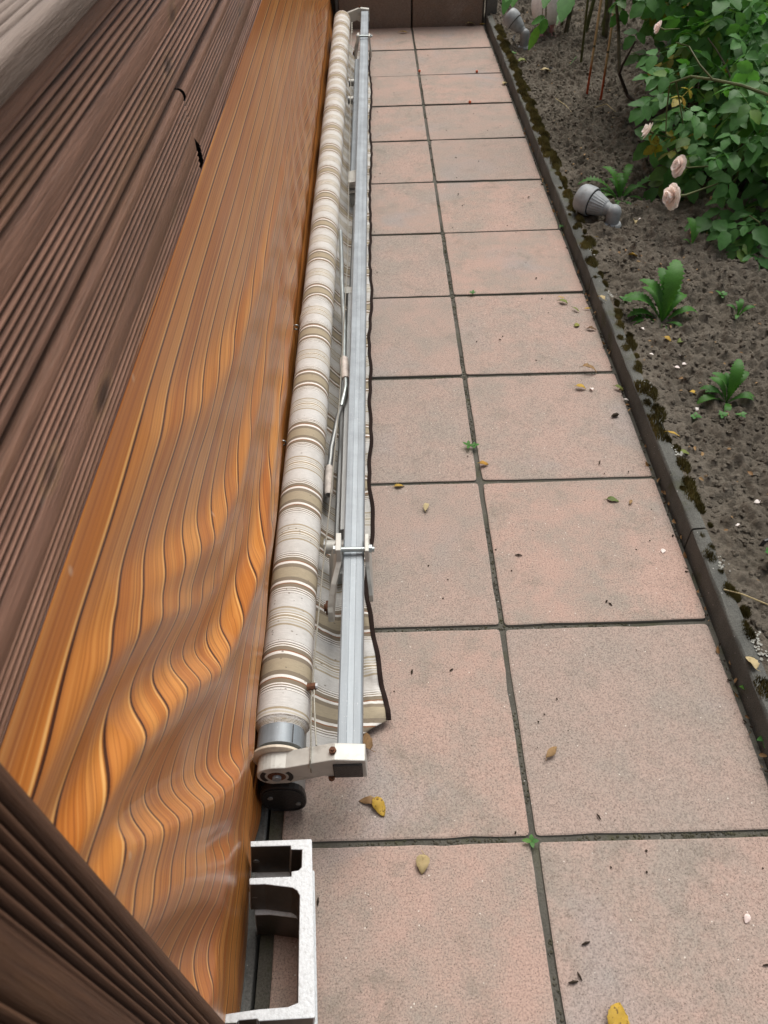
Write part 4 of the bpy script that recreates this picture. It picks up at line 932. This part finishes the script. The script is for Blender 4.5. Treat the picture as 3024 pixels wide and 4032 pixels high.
def weed(u, v, leaves, label, ms):
    p = G(u, v, .05); z = soil_z(p.x, p.y); r = thing('weed_plant', label, 'weed', (p.x, p.y, z-.004), 'leafy weeds growing in the flower bed')
    for i, (az, el, L) in enumerate(leaves):
        o = obj('leaf', ms[i % 3], r); o.rotation_euler = (math.radians(el), 0, math.radians(az)); o.scale = (L*1.1, L, L)
    return r
weed(1340, 425, [(75, 0, .23), (30, 18, .20), (-25, 22, .20), (-78, -4, .26), (55, -8, .13), (-60, 8, .12), (160, -18, .10), (200, -22, .11), (-120, -10, .12), (110, -5, .13), (0, 40, .12), (20, 5, .15), (-5, 10, .17), (88, -10, .17), (-98, 12, .14), (140, -20, .12)], 'jagged-leaf dandelion weed growing behind the near spotlight', WL)
weed(1432, 690, [(78, 12, .19), (62, 8, .19), (-18, 44, .25), (10, 40, .22), (-45, 5, .17), (100, -14, .14), (-80, -6, .15), (170, -22, .09), (130, -10, .09), (-130, -15, .09), (30, 18, .17), (-30, 20, .18), (88, -4, .15), (-60, 25, .14), (45, 30, .20)], 'dandelion weed with tall upright leaves at middle of the bed', WB)
weed(1572, 862, [(70, 5, .11), (40, 20, .11), (-20, 45, .16), (-50, 30, .13), (100, -8, .12), (-90, -5, .10), (160, -10, .09), (10, 40, .11), (55, 35, .13), (-35, 15, .12), (85, 12, .10), (-110, 5, .09), (25, 10, .10)], 'small weed nearest the camera growing amid fallen brown leaves', WB)
weed(1590, 690, [(60, 25, .07), (-20, 30, .08), (-80, 15, .08), (150, 10, .06), (20, 45, .07)], 'small pale weed shaded by the bush right of the tall one', WB)
weed(1490, 545, [(10, 30, .13), (-30, 20, .10), (60, 10, .05)], 'single long-leaf weed in shade below the pink blooms', WB)
def seedling(u, v, label, z0, s=1., n=6):
    p = G(u, v, z0); z = soil_z(p.x, p.y) if p.x > .56 else z0; r = tag(obj('seedling', None, None, (p.x, p.y, z-.002)), label, 'seedling', 'small green seedlings')
    rd = random.Random(int(u*7+v)); b = MB(); b.tube([(0, 0, -.004), (0, 0, .012*s)], .0012*s, 5); b.build('stem', M['cane'], r)
    for k in range(n):
        a = 2*math.pi*k/n+rd.uniform(-.3, .3); b = MB(); leaflet(b, Vector((0, 0, .010*s)), (math.cos(a), math.sin(a), rd.uniform(.1, .7)), (0, 0, 1), rd.uniform(.012, .022)*s, .010*s, rd.random()*.4, .2, .3, 5, 0)
        obj('leaf', mesh('leaf', b.V, b.F, M['lime'], True, attr={'tint': b.A}), r)
for a in ((1020, 637, 'tiny green sprout in the middle joint between far slabs', .0, .9, 5), (1012, 967, 'two-leaf green sprout in the wide long joint, left side', .0, 1., 4), (1024, 967, 'small green sprout in the wide long joint, right side', .0, 1., 4),
          (1147, 1820, 'pale green sprout where four nearest slabs meet', .0, .9, 4), (1618, 1498, 'bright green seedling between near slab and kerb', .0, 1.4, 8), (1652, 1600, 'green seedling at right picture edge beside kerb', .0, 1.3, 6),
          (1212, 492, 'tiny green seedling growing at slab corner by kerb', .0, .9, 5), (1460, 640, 'green seedling right below the tall dandelion leaves', .05, 1.3, 6), (1350, 655, 'round-leaf seedling on the mossy kerb edge', .05, 1.3, 6), (1500, 905, 'seedling with pale leaves in open soil left of small weed', .05, 1.1, 6),
          (1558, 905, 'seedling in soil right below the small weed', .05, 1.1, 6), (1600, 900, 'seedling at far right of the small weed', .05, 1., 6), (1655, 1225, 'leafy seedling at right picture edge near black cable', .05, 1.8, 8), (1370, 690, 'low seedling between mossy kerb and tall dandelion', .05, 1.3, 7),
          (1520, 345 , 'seedling under the rose foliage beside pink blooms', .05, 1.2, 6), (1560, 640, 'seedling in shaded soil below the rose bush', .05, 1.4, 7), (1110, 118, 'seedling on soil beside the far spotlight base', .05, 1.3, 6)):
    seedling(*a)

# moss cushions on the kerb
b = MB(); rd = random.Random(5); my = 5.2; mq = 0
while my > -.6:
    mq += 1
    my -= rd.uniform(.012, .075) if my < 3.0 else rd.uniform(.02, .05)
    x = rd.uniform(.522, .566); R_ = rd.choice((.007, .010, .014, .020, .027, .034))
    if my > 3: R_ = rd.uniform(.024, .040); x = rd.uniform(.530, .56)
    for k in range(260):
        a = rd.random()*2*math.pi; q = R_*math.sqrt(rd.random()); px_, py_ = max(.512, x+q*math.cos(a)*.8), my+q*math.sin(a)*1.25
        zb = max(.064 if px_ < .542 else 0, .062+.55*R_*(1-(q/R_)**2)); h = rd.uniform(.004, .009); w_ = .0022; tx, ty = rd.uniform(-.004, .004), rd.uniform(-.004, .004)
        b.add([(px_-w_, py_, zb-.008), (px_+w_, py_+w_*.5, zb-.008), (px_, py_-w_, zb-.008), (px_+tx, py_+ty, zb+h)], [(0, 1, 3), (1, 2, 3), (2, 0, 3)])
struct(b.build('moss', M['moss']), 'stuff')
# lichen patches on the kerb
LI = mat_plain('white_lichen', (.27, .27, .245), .95, .1, var=.4, sc=150)
b = MB()
for y, x in ((.62, .548), (.40, .55), (.36, .556), (1.02, .552), (1.33, .545), (2.18, .548), (.15, .55), (1.86, .55)):
    for k in range(15):
        px_, py_ = x+rd.gauss(0, .007), y+rd.gauss(0, .014); r_ = rd.uniform(.001, .0045); q0 = rd.random()
        b.add([(px_+r_*math.cos(q0+k2*1.05)*rd.uniform(.6, 1.3), py_+r_*math.sin(q0+k2*1.05)*rd.uniform(.6, 1.3), .0688+.0005*(k % 3)) for k2 in range(6)], [tuple(range(6))])
struct(b.build('lichen', LI), 'stuff')

# ------------------------------------------------------------------ fallen leaves, petals, berries
def dead(u, v, L, rotd, mat, label, cat='leaf', W=.5, curl=.5, fold=.35, z=None, tilt=0., name='fallen_leaf'):
    p = G(u, v, 0. if z is None else z); zz = (soil_z(p.x, p.y) if p.x > .56 else (.068 if p.x > .508 else 0)) if z is None or z < .06 else z
    if p.x > .56: p = G(u, v, .05); zz = soil_z(p.x, p.y)
    b = MB(); a = math.radians(rotd); rd = random.Random(int(u*3+v*5))
    leaflet(b, Vector((-L/2*math.cos(a), -L/2*math.sin(a), 0)), (math.cos(a), math.sin(a), .12+tilt), (rd.uniform(-.15, .15), rd.uniform(-.15, .15), 1), L, L*W, rd.random()*.5, fold+rd.uniform(-.1, .3), curl*rd.uniform(.7, 1.8), 10, rd.uniform(.02, .09))
    b.tube([(-L/2*math.cos(a), -L/2*math.sin(a), 0), (-L*.72*math.cos(a+.2), -L*.72*math.sin(a+.2), .001)], .0007, 4, True, .3)
    b.V = [(x+L*.05*mnoise.noise(Vector((x*90, y*90, u))), y+L*.05*mnoise.noise(Vector((x*90, y*90, v))), z_+L*.16*mnoise.noise(Vector((x*70, y*70, u+v)))) for x, y, z_ in b.V]
    mz = min(q[2] for q in b.V); V = [(x, y, z_-mz+.0012) for x, y, z_ in b.V]
    o = obj(name, mesh(name, V, b.F, M[mat], True, attr={'tint': b.A}), None, (p.x, p.y, zz)); s2 = o.modifiers.new('t', 'SOLIDIFY'); s2.thickness = .0005
    return tag(o, label, cat)
D_ = dead
D_(819, 1744, .040, -60, 'yleaf', 'mottled yellow leaf touching a dry brown one below the bar end', W=.62)
D_(797, 1732, .040, 170, 'bleaf', 'dry curled brown leaf touching the mottled yellow one below the bar end', W=.35)
D_(1331, 2198, .046, 60, 'yleaf', 'cupped yellow-brown leaf on the nearest right slab at bottom edge', W=.78, fold=.45)
D_(913, 1868, .034, -100, 'pleaf', 'torn pale dry leaf on the nearest left slab', W=.75)
D_(921, 1098, .034, 75, 'pleaf', 'small pale folded leaf on left slab at mid path', W=.4, fold=.8)
D_(862, 1052, .028, 5, 'yleaf', 'small yellow leaf lying on a cross joint near the valance', W=.5)
D_(1191, 1628, .038, 40, 'bleaf', 'slender tan leaf alone on the right slab second from bottom', W=.36)
D_(1254, 840, .032, -10, 'yleaf', 'yellow oval leaf beside kerb among curled brown bits', W=.55)
D_(1272, 804, .050, -20, 'bleaf', 'brown crumpled leaf lying across the joint next to kerb', W=.35, fold=.7)
D_(1337, 842, .032, -40, 'gleaf', 'curled yellow-green leaf at slab corner against kerb', W=.4, fold=.8)
D_(1045, 1005, .026, -5, 'yleaf', 'tiny yellow leaf beside the long joint sprouts', W=.6)
D_(1323, 1082, .034, -20, 'gleaf', 'dark green curled leaf on right slab at mid path', W=.42, fold=.7)
D_(1362, 1086, .022, 60, 'bleaf', 'narrow brown leaf right of the dark green curled one', W=.35)
D_(1217, 654, .034, -35, 'gleaf', 'curled lime leaf on slab left of the tall dandelion', W=.55, fold=.7)
D_(1212, 645, .026, 5, 'yleaf', 'thin yellow leaf sliver above the curled lime leaf', W=.25)
D_(1244, 671, .030, -50, 'gleaf', 'twisted yellow-green leaf right of the curled lime leaf', W=.3)
D_(1246, 704, .022, 20, 'gleaf', 'round green leaf below the twisted one on the slab', W=.8)
D_(1290, 684, .040, 110, 'pleaf', 'pale dead leaf tucked against kerb face at slab edge', W=.4, fold=.8)
D_(1277, 712, .034, -20, 'bleaf', 'brown leaf scrap lying near kerb below the tucked pale leaf', W=.4)
D_(1268, 668, .022, 170, 'yleaf', 'thin yellow leaf at slab edge near a kerb joint', W=.28)
D_(787, 1606, .052, 120, 'bleaf', 'rusty brown leaf pinned under the valance corner beside the bar', W=.5, fold=.6)
D_(1018, 56, .060, 0, 'pleaf', 'large pale leaf at the foot of the far brown wall', W=.6)
D_(1043, 54, .045, 20, 'yleaf', 'yellowish leaf in the corner of far wall and kerb', W=.45)
D_(872, 72, .060, 10, 'yleaf', 'yellow leaf on the farthest left slab near the wall', W=.4)
D_(1090, 182, .045, 60, 'pleaf', 'pale leaf at slab edge by the mossy far kerb', W=.6)
D_(1600, 1470, .038, 100, 'pleaf', 'dull pale leaf wedged between near slab and kerb', W=.55, fold=.6)
D_(1470, 743, .030, 20, 'gleaf', 'pale green oval leaf on soil below the tall dandelion', W=.6)
D_(1440, 743, .034, -40, 'yleaf', 'twisted yellow leaf on soil next to pale green oval one', W=.3, fold=.7)
D_(1476, 985, .030, 0, 'gleaf', 'grey-green leaf lying on moss of the near kerb', W=.55)
D_(1440, 978, .036, -15, 'yleaf', 'straw yellow leaf sliver across the kerb top', W=.2)
D_(1499, 848, .028, -30, 'yleaf', 'orange-yellow leaf on soil left of small weed', W=.55)
D_(1128, 143, .060, 25, 'gleaf', 'large lime leaf on soil near the far mossy kerb', W=.5)
D_(1180, 160, .060, 0, 'pleaf', 'crumpled pale leaf on open soil right of the short cable loop', W=.45)
D_(1416, 188, .035, -10, 'gleaf', 'oval green leaf on soil by the dark bent stem', W=.6)
D_(1370, 485, .040, 80, 'pleaf', 'pale brown standing leaf right of near spotlight base', W=.4, fold=.7)
D_(1366, 556, .036, 0, 'yleaf', 'yellow-green curled leaf on soil below near spotlight', W=.5, fold=.6)
D_(1535, 450, .045, 30, 'bleaf', 'brown crumpled leaf under the bush beside dark stem', W=.5)
D_(1495, 525, .045, 10, 'bleaf', 'red-brown leaf heap piece in shade below the bush', W=.6)
D_(1330, 65, .05, 15, 'pleaf', 'pale leaf on shaded soil behind the stakes', W=.4)
petals = [(1277, 842, 'pink petal on slab beside the yellow oval leaf'), (1432, 1191, 'white petal alone on right slab at mid path'), (1612, 1985, 'cream petal on nearest right slab near picture edge'), (1468, 772, 'white petal fleck on soil above the small weed'), (1474, 796, 'long lilac petal standing on soil left of small weed'), (1459, 806, 'white petal pair below the long lilac petal'),
          (1405, 770, 'lilac petal on kerb edge beside moss cushion'), (1512, 742, 'white petal on soil right of pale green oval leaf'), (1504, 886, 'pink-white petal on soil below orange-yellow leaf'), (1578, 840, 'white petal beside the small weed'), (1630, 1095, 'white petal on dark soil at far right'), (1590, 1140, 'cream petal on soil near black cable'), (1385, 715, 'white petal on soil next to kerb below tall dandelion'),
          (1382, 478, 'white petal near the standing pale leaf'), (1352, 865, 'white leaf scrap stuck against the kerb face')]
for u, v, lab in petals: D_(u, v, .016 if v > 400 else .024, (u*37) % 360, 'petal', lab, 'petal', .7, .4, .4, name='fallen_petal')
for u, v, lab in ((1030, 155, 'orange berry on cross joint of far right slabs'), (1015, 221, 'orange berry on slab joint nearest of the berries'), (1087, 146, 'orange berry touching the far kerb'), (906, 154, 'dark red berry in the far long joint')):
    p = G(u, v, .006); b = MB(); V, F = lat([(0, -.008), (.005, -.0065), (.008, -.002), (.008, .002), (.005, .0065), (.0015, .008), (0, .0085)], 12); b.add(V, F)
    o = b.build('fallen_berry', M['berry'], None, True, (p.x, p.y, .008)); tag(o, lab, 'berry')
p = G(1497, 434, .05); b = MB(); V, F = lat([(0, -.011), (.008, -.008), (.011, 0), (.008, .008), (0, .011)], 12); b.add(V, F)
tag(b.build('fallen_bud', M['lime'], None, True, (1.02, 2.63, soil_z(1.02, 2.63)+.008), attr='tint'), 'round green bud on soil left of the lowest pink bloom', 'bud')
p = G(1328, 900, 0); b = MB(); b.tube([(-.012, -.004, .005), (-.004, 0, .006), (.006, .002, .007), (.012, .004, .005)], [.002, .0055, .006, .002], 8); tag(smooth_angle(b.build('dry_bud', M['speck'], None, False, (p.x, p.y, 0))), 'dry brown bud lying on slab near the kerb', 'bud')
# small dark crumbs, twigs and bits on slabs and soil
b = MB(); rd = random.Random(11)
for u, v in ((1158, 602), (990, 420), (1142, 427), (1080, 735), (1265, 2038), (1238, 2122), (1252, 2110), (1655, 2085), (975, 1448), (890, 1452), (687, 1948), (1293, 1765), (1120, 1200), (1318, 1306), (1310, 1300), (1295, 1000)):
    p = G(u, v, 0); a = rd.random()*3; L = rd.uniform(.004, .009); d = Vector((math.cos(a), math.sin(a), 0))*L
    b.tube([p-d+Vector((0, 0, .002)), p+Vector((0, 0, .004)), p+d+Vector((0, 0, .0015))], [.001, rd.uniform(.0018, .003), .001], 5)
for k in range(130):
    y = rd.uniform(-.5, 5.4); x = rd.uniform(-.3, .5); r_ = rd.uniform(.0007, .0019); a = rd.random()*6
    b.tube([(x, y, .0008), (x+math.cos(a)*r_*2, y+math.sin(a)*r_*2, .0012)], r_, 5)
for k in range(170):
    y = rd.uniform(-.5, 5.4); x = .4985+rd.gauss(0, .004); a = rd.random()*6; L = rd.uniform(.004, .010)
    b.tube([(x, y, .0), (x+math.cos(a)*L, y+math.sin(a)*L, .004)], rd.uniform(.0008, .0025), 4)
struct(b.build('debris', M['speck']), 'stuff')
b = MB()
for k in range(2600):
    if rd.random() < .45: x, y = rd.gauss(0, .0042), rd.uniform(-.6, 5.45)
    else: x, y = rd.uniform(-.5, .5), round(rd.uniform(-.6, 10.9)/2*1.0)*.5+rd.gauss(0, .0042)
    if vnoise(np.array(x*9), np.array(y*9), 3) < .42 or y > 5.45: continue
    r_ = rd.uniform(.0012, .0034)
    b.add([(x+vx*r_*rd.uniform(.6, 1.6), y+vy*r_*rd.uniform(.6, 1.6), -.0072+vz*r_) for vx, vy, vz in ico], icf)
struct(b.build('joint_dirt', M['joint']), 'stuff')
b = MB()
for k in range(420):
    y = rd.uniform(.2, 5.6); x = .57+abs(rd.gauss(0, .5)); 
    if x > 2.2: continue
    a = rd.random()*6; L = rd.uniform(.006, .020); z = soil_z(x, y)+.003
    leaflet(b, Vector((x, y, z)), (math.cos(a), math.sin(a), .2), (rd.uniform(-.5, .5), rd.uniform(-.5, .5), 1), L, L*.5, rd.random(), .5, .6, 4, 0)
struct(b.build('leaf_litter', M['bleaf'], None, True, attr='tint'), 'stuff')
b = MB()
for k in range(60):
    y = rd.uniform(.1, 3.6); x = .4995+rd.gauss(0, .005); a = rd.random()*6; L = rd.uniform(.010, .022)
    leaflet(b, Vector((x, y, .003)), (math.cos(a)*.5, math.sin(a), .35), (-1, 0, .5), L, L*.5, rd.random(), .5, .6, 4, 0)
struct(b.build('kerb_litter', M['bleaf'], None, True, attr='tint'), 'stuff')
for pts, lab in (([(1560, 1280), (1600, 1290), (1659, 1310)], 'thin pale straw lying over kerb and soil at right edge'), ([(1200, 215), (1222, 230), (1245, 245)], 'pale bent twig on soil at foot of left stake'), ([(1285, 232), (1310, 225), (1330, 240)], 'tan twig on soil at foot of right stake'), ([(1216, 152), (1232, 138), (1246, 118)], 'curved green grass blade on soil left of the stakes')):
    pp = [G(u, v, .06) for u, v in pts]; pp = [Vector((q.x, q.y, (soil_z(q.x, q.y)+.004 if q.x > .56 else .072))) for q in pp]; pp[1].z = max(pp[1].z, (pp[0].z+pp[2].z)/2+.003)
    b = MB(); b.tube(pp, .0018, 5); tag(smooth_angle(b.build('twig', M['pleaf'] if 'grass' not in lab else M['lime'], attr='tint')), lab, 'twig')
